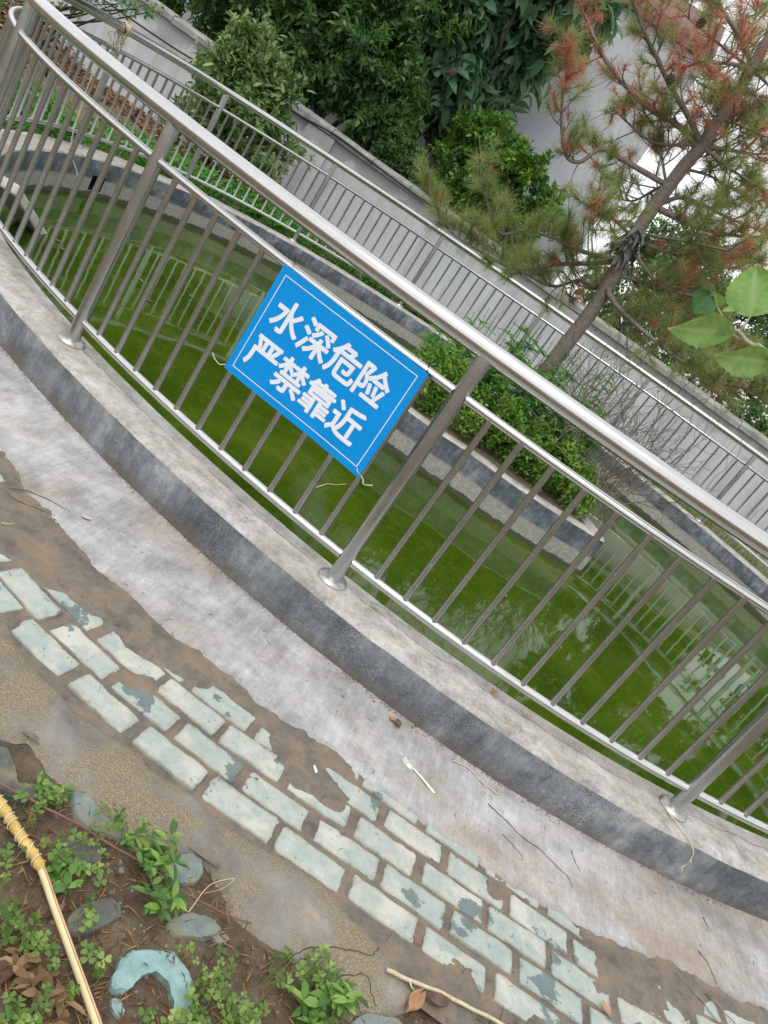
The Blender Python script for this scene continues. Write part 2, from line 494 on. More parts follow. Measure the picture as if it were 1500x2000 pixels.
def make_water():
    m, nt, out = newmat('green_water'); t = NT(nt)
    p = t.pos()
    a = t.noise(p, 1.1, 5, 0.6, 0.5); f = t.noise(p, 14, 6, 0.7, 1.2)
    c = t.ramp(a, [(0.35, srgb(46, 66, 11)), (0.5, srgb(57, 77, 13)), (0.68, srgb(73, 90, 20))])
    c = t.mix(t.math('MULTIPLY', t.ramp(f, [(0.5, (0, 0, 0, 1)), (0.72, (1, 1, 1, 1))]), 0.4), c, srgb(88, 102, 34))
    rip = t.n('ShaderNodeTexNoise'); rip.inputs['Scale'].default_value = 2.6; rip.inputs['Detail'].default_value = 2
    t.l(p, rip.inputs['Vector'])
    scum = t.ramp(t.noise(p, 3.4, 10, 0.72), [(0.54, (0, 0, 0, 1)), (0.68, (1, 1, 1, 1))])         # thin dull film of algae on parts of the surface
    c = t.mix(t.math('MULTIPLY', scum, 0.3), c, srgb(96, 104, 50))
    fl = t.ramp(t.noise(p, 110, 5, 0.7), [(0.66, (0, 0, 0, 1)), (0.72, (1, 1, 1, 1))])
    c = t.mix(t.math('MULTIPLY', fl, 0.45), c, srgb(132, 136, 92))
    b = t.bsdf(c, t.math('ADD', 0.03, t.math('MULTIPLY', scum, 0.10)), 0, 0.42, rip.outputs['Fac'], 0.006, 0.3)
    b.inputs['IOR'].default_value = 1.33
    t.l(b.outputs[0], out.inputs['Surface'])
    MAT['water'] = m
make_water()

def make_wall_mats():
    m, nt, out = newmat('lime_wash'); t = NT(nt)
    p = t.pos()
    a = t.noise(p, 0.9, 8, 0.65, 0.4); st = t.noise(t.pos((5, 5, 0.6)), 1.2, 7, 0.7); f = t.noise(p, 30, 5, .7); g = t.noise(p, 2.2, 5, 0.55, .3)
    c = t.ramp(a, [(0.3, srgb(178, 180, 184)), (0.7, srgb(206, 207, 210))])
    c = t.mix(t.math('MULTIPLY', t.ramp(st, [(0.46, (0, 0, 0, 1)), (0.68, (1, 1, 1, 1))]), 0.5), c, srgb(140, 140, 138))
    sepx = t.n('ShaderNodeSeparateXYZ'); g0 = t.n('ShaderNodeNewGeometry'); t.l(g0.outputs['Position'], sepx.inputs[0])
    top = t.math('MULTIPLY', t.math('SUBTRACT', t.math('ADD', sepx.outputs[2], t.math('MULTIPLY', g, 0.9)), 1.27), 14.0, clamp=True)
    c = t.mix(t.math('MULTIPLY', top, 0.75), c, srgb(148, 149, 150))      # rain stains below the coping
    c = t.mix(t.math('MULTIPLY', t.ramp(f, [(0.27, (1, 1, 1, 1)), (0.36, (0, 0, 0, 1))]), 0.25), c, srgb(120, 120, 118))
    t.l(t.bsdf(c, 0.9, bump=f, bump_d=0.004).outputs[0], out.inputs['Surface'])
    MAT['wall'] = m
    m, nt, out = newmat('coping_cement'); t = NT(nt)
    p = t.pos()
    a = t.noise(p, 6, 8, 0.7, 0.4); f = t.noise(p, 40, 5, 0.7)
    c = t.ramp(a, [(0.3, srgb(112, 112, 108)), (0.5, srgb(146, 145, 140)), (0.72, srgb(176, 174, 168))])
    c = t.mix(t.math('MULTIPLY', t.ramp(f, [(0.3, (1, 1, 1, 1)), (0.42, (0, 0, 0, 1))]), 0.6), c, srgb(84, 84, 78))
    t.l(t.bsdf(c, 0.9, bump=f, bump_d=0.006).outputs[0], out.inputs['Surface'])
    MAT['coping'] = m
    m, nt, out = newmat('house_render'); t = NT(nt)
    p = t.pos()
    a = t.noise(p, 1.1, 8, 0.7, 0.6); f = t.noise(p, 12, 6, .7)
    c = t.ramp(a, [(0.3, srgb(168, 172, 180)), (0.5, srgb(190, 193, 199)), (0.72, srgb(212, 213, 217))])
    c = t.mix(t.math('MULTIPLY', t.ramp(f, [(0.3, (1, 1, 1, 1)), (0.45, (0, 0, 0, 1))]), 0.25), c, srgb(140, 143, 150))
    t.l(t.bsdf(c, 0.9, bump=f, bump_d=0.01).outputs[0], out.inputs['Surface'])
    MAT['house'] = m
make_wall_mats()
MAT['roof'] = mat_simple('roof_tile', srgb(112, 86, 78), 0.85, 0, 0.25, 8, 0.01)
MAT['bark'] = mat_simple('pine_bark', srgb(128, 118, 108), 0.95, 0, 0.35, 38, 0.02)
MAT['bark_dark'] = mat_simple('dark_bark', srgb(66, 58, 50), 0.95, 0, 0.3, 30, 0.01)
MAT['twig'] = mat_simple('dry_twig', srgb(128, 118, 106), 0.9, 0, 0.25, 60)
MAT['twig_dark'] = mat_simple('dark_twig', srgb(80, 68, 60), 0.9, 0, 0.25, 60)

# ------------------------------------------------------------------ the pond's outline
CX, CY = 0.45, 5.5
near_outer = [(-1.549, 2.712), (-1.308, 2.594), (-1.134, 2.502), (-0.878, 2.382), (-0.694, 2.315), (-0.324, 2.203), (0.012, 2.177), (0.216, 2.173),
              (0.486, 2.168), (0.711, 2.168), (0.903, 2.167), (1.195, 2.197), (1.433, 2.248), (1.728, 2.346), (1.893, 2.421)]
far_outer = [(-3.408, 6.598), (-3.345, 7.002), (-3.247, 7.23), (-2.988, 7.796), (-2.703, 8.078), (-2.499, 8.234), (-2.303, 8.518), (-1.798, 8.745), (-1.389, 8.915)]
far_inner = [(-2.996, 4.452), (-3.129, 4.757), (-3.189, 4.959), (-3.225, 5.207), (-3.254, 5.416), (-3.286, 5.64), (-3.30, 5.95), (-1.143, 8.60), (-0.51, 8.92),
             (1.676, 8.707), (2.4, 8.5), (2.892, 8.127), (3.378, 7.522)]
KERB_W = 0.23
def fit_outline():
    pts = [(x, y, 0.0) for x, y in near_outer + far_outer] + [(x, y, KERB_W) for x, y in far_inner]
    pts += [(1.0 - x, y, KERB_W) for x, y in far_inner[:7]] + [(1.0 - x, y, 0.0) for x, y in near_outer[:3]]
    A, B, W = [], [], []
    K = 5
    for x, y, o in pts:
        th = math.atan2(y - CY, x - CX)
        A.append([1] + [g(k * th) for k in range(1, K + 1) for g in (math.cos, math.sin)])
        B.append(math.hypot(x - CX, y - CY) + o)
    A, B = np.array(A), np.array(B)
    R = np.diag([0] + [0.02 * k ** 2 for k in range(1, K + 1) for _ in (0, 1)])
    co = np.linalg.solve(A.T @ A + R, A.T @ B)
    return lambda th: co[0] + sum(co[2 * k - 1] * math.cos(k * th) + co[2 * k] * math.sin(k * th) for k in range(1, K + 1))
r_out = fit_outline()
def ring_pt(th, off=0.0, z=0.0):
    r = r_out(th) - off
    return Vector((CX + r * math.cos(th), CY + r * math.sin(th), z))
def sstep(a, b, x):
    t = max(0.0, min(1.0, (x - a) / (b - a)))
    return t * t * (3 - 2 * t)
def fence_off(th):
    y = CY + r_out(th) * math.sin(th)
    return 0.13 - 0.10 * sstep(2.6, 5.5, y)
PATH_Z, WATER_Z = -0.165, -0.29
def ground_z(x, y):
    return -0.185 + 0.145 * sstep(3.0, 6.0, y)

# ------------------------------------------------------------------ ground, water
def build_ground():
    N = 240
    offs = [-0.10, 0.2, 0.6, 1.2, 2.2, 4, 8, 20, 60, 300]     # 0.10 m inside the kerb's outer face, then outwards
    mb = MB(); vs = []; fs = []
    for j, o in enumerate(offs):
        for i in range(N):
            th = 2 * math.pi * i / N
            p = ring_pt(th, -o)
            z = ground_z(p.x, p.y) + (0.012 * fbm(p.x * 1.5, p.y * 1.5) if 0 < j < 6 and p.y > 3 else 0.0)
            vs.append((p.x, p.y, z))
    for j in range(len(offs) - 1):
        for i in range(N):
            k = (i + 1) % N
            fs.append((j * N + i, (j + 1) * N + i, (j + 1) * N + k, j * N + k))
    o = mb.add(vs, fs).build('ground', MAT['soil'])
    tag(o, kind='structure')
    w = MB(); N = 160
    ring = [ring_pt(2 * math.pi * i / N, KERB_W - 0.06, WATER_Z) for i in range(N)]
    mid = [ring_pt(2 * math.pi * i / N, KERB_W + 1.2, WATER_Z) for i in range(N)]
    w.add(ring + mid + [Vector((CX, CY, WATER_Z))],
          [(i, (i + 1) % N, N + (i + 1) % N, N + i) for i in range(N)] + [(N + i, N + (i + 1) % N, 2 * N) for i in range(N)])
    wo = w.build('water', MAT['water'], smooth=False)
    tag(wo, kind='structure')
build_ground()

# ------------------------------------------------------------------ pond kerb
NK = 420
DRAIN_TH = math.atan2(6.05 - CY, -3.3 - CX)
def build_kerb():
    root = empty('pond_kerb', (CX, ring_pt(-math.pi / 2).y, ground_z(0, 2)), 'low curved cement kerb with grey face and pale worn top around the green pond', 'kerb')
    inv = root.location
    mb = MB(); vs = []; fs = []; ms = []
    # profile: outer foot, outer top (rounded), inner top (rounded), inner down to below water
    prof = [(0.0, -0.24), (0.0, -0.10), (0.0, -0.012), (0.010, 0.0), (0.075, 0.003), (0.15, 0.002), (0.222, 0.0), (KERB_W, -0.010), (KERB_W, -0.125), (KERB_W, -0.245), (KERB_W, -0.42)]
    P = len(prof)
    drain = set()
    for i in range(NK):
        th = 2 * math.pi * i / NK
        for j, (o, z) in enumerate(prof):
            p = ring_pt(th, o, z)
            n1 = fbm(p.x * 4 + j, p.y * 4, z * 4, 3)
            n2 = fbm(p.x * 14, p.y * 14, z * 9 + 3, 3)
            if j in (3, 4, 5, 6):
                p.z += 0.004 * n1 + 0.0015 * n2
            d = (p.xy - Vector((CX, CY))).normalized()
            if j in (1, 2, 3, 6, 7, 8):
                k = 0.006 * n1 + 0.003 * n2
                p.x += d.x * k; p.y += d.y * k
            vs.append(p - inv)
    for i in range(NK):
        k = (i + 1) % NK
        th = 2 * math.pi * (i + 0.5) / NK
        for j in range(P - 1):
            dth = (th - DRAIN_TH + math.pi) % (2 * math.pi) - math.pi
            if j == 8 and abs(dth) < 0.022:
                drain.add(i)
                continue
            fs.append((i * P + j, k * P + j, k * P + j + 1, i * P + j + 1))
            ms.append(1 if j < 2 else (0 if j < 7 else 2))
    # the drain's niche
    dl = sorted(drain)
    b = len(vs)
    for i in dl + [dl[-1] + 1]:
        for z in (-0.125, -0.245):
            p = ring_pt(2 * math.pi * i / NK, 0.05, z)
            vs.append(p - inv)
    n = len(dl)
    for q in range(n):
        fs.append((b + q * 2, b + q * 2 + 2, b + q * 2 + 3, b + q * 2 + 1)); ms.append(3)
        i = dl[q]
        fs.append((i * P + 8, (i + 1) * P + 8, b + q * 2 + 2, b + q * 2)); ms.append(3)
        fs.append((i * P + 9, b + q * 2 + 1, b + q * 2 + 3, (i + 1) * P + 9)); ms.append(3)
    i = dl[0]; fs.append((i * P + 8, b, b + 1, i * P + 9)); ms.append(3)
    i = dl[-1] + 1; fs.append((i * P + 8, i * P + 9, b + n * 2 + 1, b + n * 2)); ms.append(3)
    mb.v = vs; mb.f = fs; mb.m = ms
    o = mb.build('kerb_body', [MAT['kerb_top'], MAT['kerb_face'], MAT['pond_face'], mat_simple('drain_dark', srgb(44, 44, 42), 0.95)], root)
    smooth_angle(o, 45)
build_kerb()

# ------------------------------------------------------------------ steel fence
R_HAND, R_POST, R_RAIL, R_BAL = 0.0315, 0.0255, 0.0150, 0.0106
Z_BOT, Z_MID, Z_HAND = 0.095, 0.735, 0.885
def build_fence():
    root = empty('steel_fence', (on(648, 1135).x, on(648, 1135).y, 0.0), 'polished stainless steel railing with round handrail and thin upright bars around the pond', 'fence')
    inv = root.location
    # arc length table
    NS = 2000
    ths = [2 * math.pi * i / NS for i in range(NS + 1)]
    pts = [ring_pt(t, fence_off(t)) for t in ths]
    L = [0.0]
    for a, b in zip(pts, pts[1:]):
        L.append(L[-1] + (b - a).length)
    total = L[-1]
    def pt(s, z=0.0):
        s = s % total
        i = int(np.searchsorted(L, s)) - 1
        i = max(0, min(NS - 1, i))
        t = (s - L[i]) / (L[i + 1] - L[i])
        p = pts[i].lerp(pts[i + 1], t)
        return Vector((p.x, p.y, z))
    def s_of(p):
        return L[min(range(NS), key=lambda i: (pts[i].xy - Vector((p.x, p.y))).length)]
    s0 = s_of(on(648, 1135))
    sC, sA = s_of(on(1325, 1585)), s_of(on(134, 669))
    bays = round(total / 1.405)
    ss = [s0 + total * k / bays for k in range(bays)]
    # handrail: one bent tube all the way round
    o = MB().tube([pt(total * i / 520, Z_HAND) - inv for i in range(520)], R_HAND, 20, closed=True).build('handrail', MAT['steel_rail'], root)
    # shared meshes
    post_me = MB().lathe([(R_POST, 0.0), (R_POST, Z_HAND - R_HAND * 0.6)], 20).mesh('post', MAT['steel'])
    smooth_angle(post_me)
    plate_me = MB().lathe([(0.052, 0.0), (0.054, 0.004), (0.050, 0.012), (0.040, 0.017), (0.030, 0.019)], 28).mesh('base_plate', mat_steel('plate_steel', (0.5, 0.49, 0.47, 1), 0.34))
    smooth_angle(plate_me, 50)
    zt_, rb_ = Z_MID - Z_BOT, R_BAL
    bal_me = MB().lathe([(rb_ * 1.13, 0.0), (rb_ * 1.13, R_RAIL - .001), (rb_ * 1.06, R_RAIL + .004), (rb_, R_RAIL + .007), (rb_, zt_ - R_RAIL - .007), (rb_ * 1.06, zt_ - R_RAIL - .004), (rb_ * 1.13, zt_ - R_RAIL + .001), (rb_ * 1.13, zt_)], 12).mesh('baluster', MAT['steel'])
    smooth_angle(bal_me)
    NB = 11
    for k, s in enumerate(ss):
        p = pt(s) - inv
        c = link(bpy.data.objects.new('post', post_me), root); c.location = p
        d = link(bpy.data.objects.new('base_plate', plate_me), c); d.location = (0, 0, 0.001)
        d.rotation_euler = (0, 0, random.uniform(0, 6))
        step = total / bays
        for zz, nm in ((Z_MID, 'mid_rail'), (Z_BOT, 'bottom_rail')):
            MB().tube([pt(s + R_POST * 0.9 + (step - 1.8 * R_POST) * i / 20, zz) - inv for i in range(21)], R_RAIL, 14, caps=False).build(nm, MAT['steel_rail'], root)
        for j in range(NB):
            u = s + step * (j + 1) / (NB + 1)
            b = link(bpy.data.objects.new('baluster', bal_me), root)
            b.location = pt(u, Z_BOT) - inv
            b.rotation_euler = (random.gauss(0, .004), random.gauss(0, .004), 0)
    return pt, s_of
fence_pt, fence_s = build_fence()

# ------------------------------------------------------------------ warning sign
def build_sign():
    zt = Z_MID - R_RAIL - 0.004
    TL, TR = on(568, 520, zt), on(832, 722, zt)
    ux = (TR - TL); W = ux.length; ux.normalize()
    nrm = Vector((ux.y, -ux.x, 0))                       # towards the viewer
    Hh = W * 0.655
    c = (TL + TR) / 2
    # hang it clear of the bars
    s = fence_s(c); fp = fence_pt(s)
    dist = (c.xy - fp.xy).dot(nrm.xy)
    c = c + nrm * (0.034 - dist)
    best = min(((a * .004, b * .004) for a in range(-5, 45) for b in range(-16, 6)),
               key=lambda q: (proj_px(c + ux * q[0] - ux * W / 2 + Vector((0, 0, q[1]))) - Vector((568, 520))).length + (proj_px(c + ux * q[0] + ux * W / 2 + Vector((0, 0, q[1]))) - Vector((832, 722))).length)
    c = c + ux * best[0]; zt = zt + best[1]
    lean = math.radians(-1.5)
    Z = Vector((0, 0, 1))
    root = empty('warning_sign', (c.x, c.y, zt - Hh), 'bright blue warning board with white Chinese characters tied to the railing', 'sign')
    Mx = Matrix.Identity(4)
    ang = math.atan2(ux.y, ux.x)
    root.rotation_euler = (lean, 0, ang)
    blue = mat_simple('sign_blue', srgb(0, 140, 214), 0.5, 0, 0.06, 6, 0, 0.2)
    white = mat_simple('sign_white', srgb(226, 230, 238), 0.45, 0, 0.02, 5)
    # board: local x along, y = -towards viewer, z up ; slightly bowed sheet 3 mm thick
    mb = MB(); nx, nz = 12, 8; vs = []
    def bow(x, z):
        return 0.006 * math.sin(x / W * 5.0 + 0.6) * (0.4 + 0.6 * (1 - z / Hh)) 
    for side, yy in ((0, 0.0), (1, 0.003)):
        for j in range(nz + 1):
            for i in range(nx + 1):
                x = -W / 2 + W * i / nx; z = Hh * j / nz
                vs.append((x, bow(x, z) + yy, z))
    n1 = (nx + 1) * (nz + 1); fs = []
    for j in range(nz):
        for i in range(nx):
            a = j * (nx + 1) + i
            fs.append((a, a + 1, a + nx + 2, a + nx + 1))
            fs.append((n1 + a, n1 + a + nx + 1, n1 + a + nx + 2, n1 + a + 1))
    for i in range(nx):
        fs.append((i, n1 + i, n1 + i + 1, i + 1)); a = nz * (nx + 1) + i
        fs.append((a, a + 1, n1 + a + 1, n1 + a))
    for j in range(nz):
        a = j * (nx + 1); fs.append((a, a + nx + 1, n1 + a + nx + 1, n1 + a)); a += nx
        fs.append((a, n1 + a, n1 + a + nx + 1, a + nx + 1))
    bo = mb.add(vs, fs).build('board', blue, root); smooth_angle(bo, 40)
    # white line printed round the edge
    lb = MB(); m_, t_ = 0.0245, 0.0026
    x0, x1, z0, z1 = -W / 2 + m_, W / 2 - m_, m_, Hh - m_
    def strip(ax, az, bx, bz, wx, wz, n=14):
        v = []; f = []
        for i in range(n + 1):
            x = ax + (bx - ax) * i / n; z = az + (bz - az) * i / n
            v.append((x - wx, bow(x, z) - 0.0006, z - wz)); v.append((x + wx, bow(x, z) - 0.0006, z + wz))
        for i in range(n):
            f.append((2 * i, 2 * i + 2, 2 * i + 3, 2 * i + 1))
        lb.add(v, f)
    strip(x0, z0, x1, z0, 0, t_ / 2); strip(x0, z1, x1, z1, 0, t_ / 2)
    strip(x0, z0 - t_ / 2, x0, z1 + t_ / 2, -t_ / 2, 0); strip(x1, z0 - t_ / 2, x1, z1 + t_ / 2, -t_ / 2, 0)
    lb.build('border_line', white, root, smooth=False)
    # the eight characters
    def char(ch, cx, cz, size, sx=1.0):
        cu = bpy.data.curves.new('character', 'FONT')
        cu.body = ch; cu.align_x = 'CENTER'; cu.align_y = 'CENTER'
        cu.size = 1.0; cu.fill_mode = 'FRONT'; cu.resolution_u = 4
        to = bpy.data.objects.new('tmp', cu); COL.objects.link(to)
        dg = bpy.context.evaluated_depsgraph_get()
        me = bpy.data.meshes.new_from_object(to.evaluated_get(dg))
        bpy.data.objects.remove(to); bpy.data.curves.remove(cu)
        co = np.array([v.co for v in me.vertices]); fc = [tuple(p.vertices) for p in me.polygons]
        bpy.data.meshes.remove(me)
        lo, hi = co.min(0), co.max(0); mid = (lo + hi) / 2
        k = size / max(hi[0] - lo[0], hi[1] - lo[1])
        mb2 = MB()                                    # heavy strokes: the outline thickened all round
        for q in range(13):
            aq = q * math.pi / 6; wq = 0.0 if q == 12 else 0.025
            vv = []
            for x_, y_, _ in co:
                x = cx + (x_ - mid[0] + wq * math.cos(aq)) * k * sx; z = cz + (y_ - mid[1] + wq * math.sin(aq)) * k
                vv.append((x, bow(x, z) - 0.0007 - 0.00004 * q, z))
            mb2.add(vv, fc)
        mb2.build('character', white, root, smooth=False)
    u0, v0 = -W / 2, 0
    top = '\u6c34\u6df1\u5371\u9669'; bot = '\u4e25\u7981\u9760\u8fd1'
    for i, ch in enumerate(top):
        char(ch, -W / 2 + W * (0.185 + 0.2 * i), Hh * 0.665, Hh * 0.285)
    for i, ch in enumerate(bot):
        char(ch, -W / 2 + W * (0.17 + 0.2 * i), Hh * 0.29, Hh * 0.285)
    # wire ties
    wire = mat_simple('tie_wire', srgb(70, 66, 60), 0.5, 0.3, 0.1, 30)
    tie = mat_simple('pale_tie', srgb(214, 206, 176), 0.6, 0, 0.1, 30)
    for sx in (-1, 1):
        x = sx * (W / 2 - 0.018)
        pts = []
        for k in range(15):
            w = 2 * math.pi * k / 14
            pts.append((x + 0.004 * math.sin(w), 0.021 - 0.026 * math.cos(w), Hh + 0.012 - 0.033 * math.sin(w - 1.1)))
        MB().tube(pts, 0.0012, 6, closed=True).build('wire_tie', wire, root)
        x = sx * (W / 2 - 0.006)
        pts = [(x - sx * 0.012, -0.003, 0.022), (x - sx * 0.006, -0.004, 0.016), (x + sx * 0.004, 0.004, 0.010), (x + sx * 0.018, 0.010, 0.004),
               (x + sx * 0.030, 0.0, -0.004), (x + sx * 0.046, -0.012, 0.004), (x + sx * 0.062, -0.016, 0.016)]
        MB().tube(catmull(pts, 24), 0.0016, 6).build('plastic_tie', tie, root)
build_sign()

# ------------------------------------------------------------------ island planter
isl_front = [on(*p) for p in ((795, 798), (863, 847), (924, 887), (995, 939), (1059, 982), (1123, 1022), (1170, 1050))]
ISL_TOP = []
def build_island():
    front = [Vector((-0.62, 5.25, 0)), Vector((-0.42, 5.06, 0))] + isl_front
    tip = Vector((1.31, 5.13, 0))
    back = [Vector((1.22, 5.36, 0)), Vector((1.02, 5.65, 0)), Vector((0.70, 5.92, 0)), Vector((0.3, 6.02, 0)), Vector((-0.1, 5.95, 0)), Vector((-0.45, 5.72, 0)), Vector((-0.66, 5.45, 0))]
    cps = front + [tip] + back
    n = len(cps)
    pts = []
    for i in range(n):                                     # closed smooth curve
        a, b, c, d = cps[i - 1], cps[i], cps[(i + 1) % n], cps[(i + 2) % n]
        for k in range(8):
            t = k / 8
            pts.append(0.5 * ((2 * b) + (c - a) * t + (2 * a - 5 * b + 4 * c - d) * t * t + (3 * b - a - 3 * c + d) * t ** 3))
    N = len(pts)
    cen = Vector((0.35, 5.48, 0))
    root = empty('island_planter', (0.35, 5.48, WATER_Z - 0.1), 'leaf-shaped cement planter standing in the green pond, full of shrubs', 'planter')
    inv = root.location
    mb = MB(); vs = []; fs = []; ms = []
    prof = [(0.0, -0.42), (0.0, -0.15), (0.0, -0.010), (0.012, 0.0), (0.10, 0.002), (0.115, -0.01), (0.115, -0.07)]
    P = len(prof)
    for i, p in enumerate(pts):
        t = (pts[(i + 1) % N] - pts[i - 1]).normalized()
        inn = Vector((-t.y, t.x, 0))
        if inn.dot(cen - p) < 0:
            inn = -inn
        for (o, z) in prof:
            q = p + inn * o
            k = fbm(q.x * 5, q.y * 5, z * 6, 3)
            vs.append(Vector((q.x, q.y, z + (0.004 * k if z > -0.02 else 0))) - inn * (0.006 * k) - inv)
    for i in range(N):
        k = (i + 1) % N
        for j in range(P - 1):
            fs.append((i * P + j, k * P + j, k * P + j + 1, i * P + j + 1)); ms.append(1 if j < 2 else 0)
    mb.v, mb.f, mb.m = vs, fs, ms
    o = mb.build('kerb_body', [MAT['kerb_top'], MAT['pond_face']], root); smooth_angle(o, 45)
    sb = MB()
    ring = []
    for i, p in enumerate(pts):
        t = (pts[(i + 1) % N] - pts[i - 1]).normalized(); inn = Vector((-t.y, t.x, 0))
        if inn.dot(cen - p) < 0: inn = -inn
        ring.append(p + inn * 0.110 + Vector((0, 0, -0.03)) - inv)
    half = [r.lerp(cen - inv, 0.5) + Vector((0, 0, 0.03)) for r in ring]
    sb.add(ring + half + [cen - inv + Vector((0, 0, 0.04))], [(i, (i + 1) % N, N + (i + 1) % N, N + i) for i in range(N)] + [(N + i, N + (i + 1) % N, 2 * N) for i in range(N)])
    sb.build('soil_bed', MAT['soil'], root)
build_island()

# ------------------------------------------------------------------ boundary wall
WALL_Y = 10.5
def wall_top(x):
    return 1.085 - 0.014 * x
def build_wall():
    x0, x1 = -14.0, 16.0
    root = empty('boundary_wall', (1.0, WALL_Y, -0.05), 'long whitewashed boundary wall with grey cement coping behind the pond', 'wall')
    inv = root.location
    zb = -0.35
    def sheet(xa, xb, yf, yb):
        mb = MB(); n = max(2, int((xb - xa) / 0.5))
        vs = []; fs = []
        for i in range(n + 1):
            x = xa + (xb - xa) * i / n
            vs += [(x, yf, zb), (x, yf, wall_top(x) - 0.10), (x, yb, wall_top(x) - 0.10), (x, yb, zb)]
        for i in range(n):
            for j in range(4):
                k = (j + 1) % 4
                fs.append((i * 4 + j, (i + 1) * 4 + j, (i + 1) * 4 + k, i * 4 + k))
        fs += [(0, 1, 2, 3), (n * 4 + 3, n * 4 + 2, n * 4 + 1, n * 4)]
        mb.add([Vector(v) - inv for v in vs], fs)
        return mb
    sheet(x0, x1, WALL_Y, WALL_Y + 0.24).build('wall_body', MAT['wall'], root, smooth=False)
    for px in (-10.6, -7.0, -3.35, 0.5, 4.1, 7.8, 11.4):
        mb = MB().box((0, 0, 0), (0.40, 0.06, wall_top(px) - 0.10 - zb - 0.012))
        o = mb.build('pilaster', MAT['wall'], root, smooth=False)
        o.location = Vector((px, WALL_Y - 0.031, (wall_top(px) - 0.10 - 0.012 + zb) / 2)) - inv
    x = x0
    while x < x1 - 0.2:
        l = random.uniform(0.52, 0.66)
        xb = min(x + l, x1)
        mb = MB(); zt = wall_top((x + xb) / 2) + random.uniform(-0.006, 0.006)
        tilt = random.uniform(-0.004, 0.004)
        ya, yb = WALL_Y - 0.055 + random.uniform(-0.008, 0.008), WALL_Y + 0.30
        prof = [(ya, zt - 0.098), (ya, zt - 0.035), (ya + 0.02, zt - 0.012), (WALL_Y + 0.12, zt + 0.012), (yb - 0.02, zt - 0.012), (yb, zt - 0.035), (yb, zt - 0.098)]
        vs = []
        for xx, tz in ((x + 0.004, -tilt), (xb - 0.004, tilt)):
            vs += [Vector((xx, y, z + tz - 0.014 * (xx - (x + xb) / 2))) - inv for y, z in prof]
        n = len(prof)
        fs = [(j, j + 1, n + j + 1, n + j) for j in range(n - 1)] + [(n - 1, 0, n, 2 * n - 1), tuple(range(n - 1, -1, -1)), tuple(range(n, 2 * n))]
        mb.add(vs, fs).build('coping_slab', MAT['coping'], root, smooth=False)
        x = xb
build_wall()

# ------------------------------------------------------------------ house behind
def build_house():
    A = Vector((0.14, 13.4, 0)); dirx = Vector((-1.0, 0.0, 0)); diry = Vector((-0.03, 1.0, 0))
    root = empty('rendered_house', A, 'pale grey rendered house with brown tiled eave behind the pine tree', 'house')
    Hh, Lh, Dh = 4.72, 9.0, 6.0
    c = [Vector((0, 0, -0.3)), dirx * Lh, dirx * Lh + diry * Dh, diry * Dh]
    vs = [Vector((p.x, p.y, -0.3)) for p in c] + [Vector((p.x, p.y, Hh)) for p in c]
    MB().add(vs, [(0, 4, 5, 1), (1, 5, 6, 2), (2, 6, 7, 3), (3, 7, 4, 0), (4, 7, 6, 5)]).build('wall', MAT['house'], root, smooth=False)
    # pitched roof with projecting eave
    ov = 0.10
    e0 = -diry * ov - dirx * 0.03; e1 = -diry * ov + dirx * (Lh + 0.2)
    r0 = diry * (Dh / 2) - dirx * 0.03; r1 = diry * (Dh / 2) + dirx * (Lh + 0.2)
    b0 = diry * (Dh + ov) - dirx * 0.03; b1 = diry * (Dh + ov) + dirx * (Lh + 0.2)
    def z(p, h): return Vector((p.x, p.y, h))
    t = 0.10
    vs = [z(e0, Hh + 0.005), z(e1, Hh + 0.005), z(r1, Hh + 1.3), z(r0, Hh + 1.3), z(b1, Hh + .005), z(b0, Hh + .005)]
    vs += [v + Vector((0, 0, t)) for v in vs]
    MB().add(vs, [(0, 3, 2, 1), (3, 5, 4, 2), (6, 7, 8, 9), (9, 8, 10, 11), (0, 1, 7, 6), (5, 11, 10, 4), (0, 6, 9, 3), (3, 9, 11, 5), (1, 2, 8, 7), (2, 4, 10, 8)]).build('roof', MAT['roof'], root, smooth=False)
    # row of eave tiles
    tile = MB().tube([(0, 0, 0), Vector((diry.x, diry.y, 0.42)) * 0.5], 0.075, 10).mesh('eave_tile', MAT['roof'])
    for i in range(44):
        o = link(bpy.data.objects.new('eave_tile', tile), root)
        q = e0 + dirx * (0.12 + i * 0.208)
        o.location = (q.x, q.y, Hh + t + 0.01)
build_house()
# ------------------------------------------------------------------ foliage helpers
def nrm_rows(a):
    return a / np.maximum(np.linalg.norm(a, axis=1, keepdims=True), 1e-9)

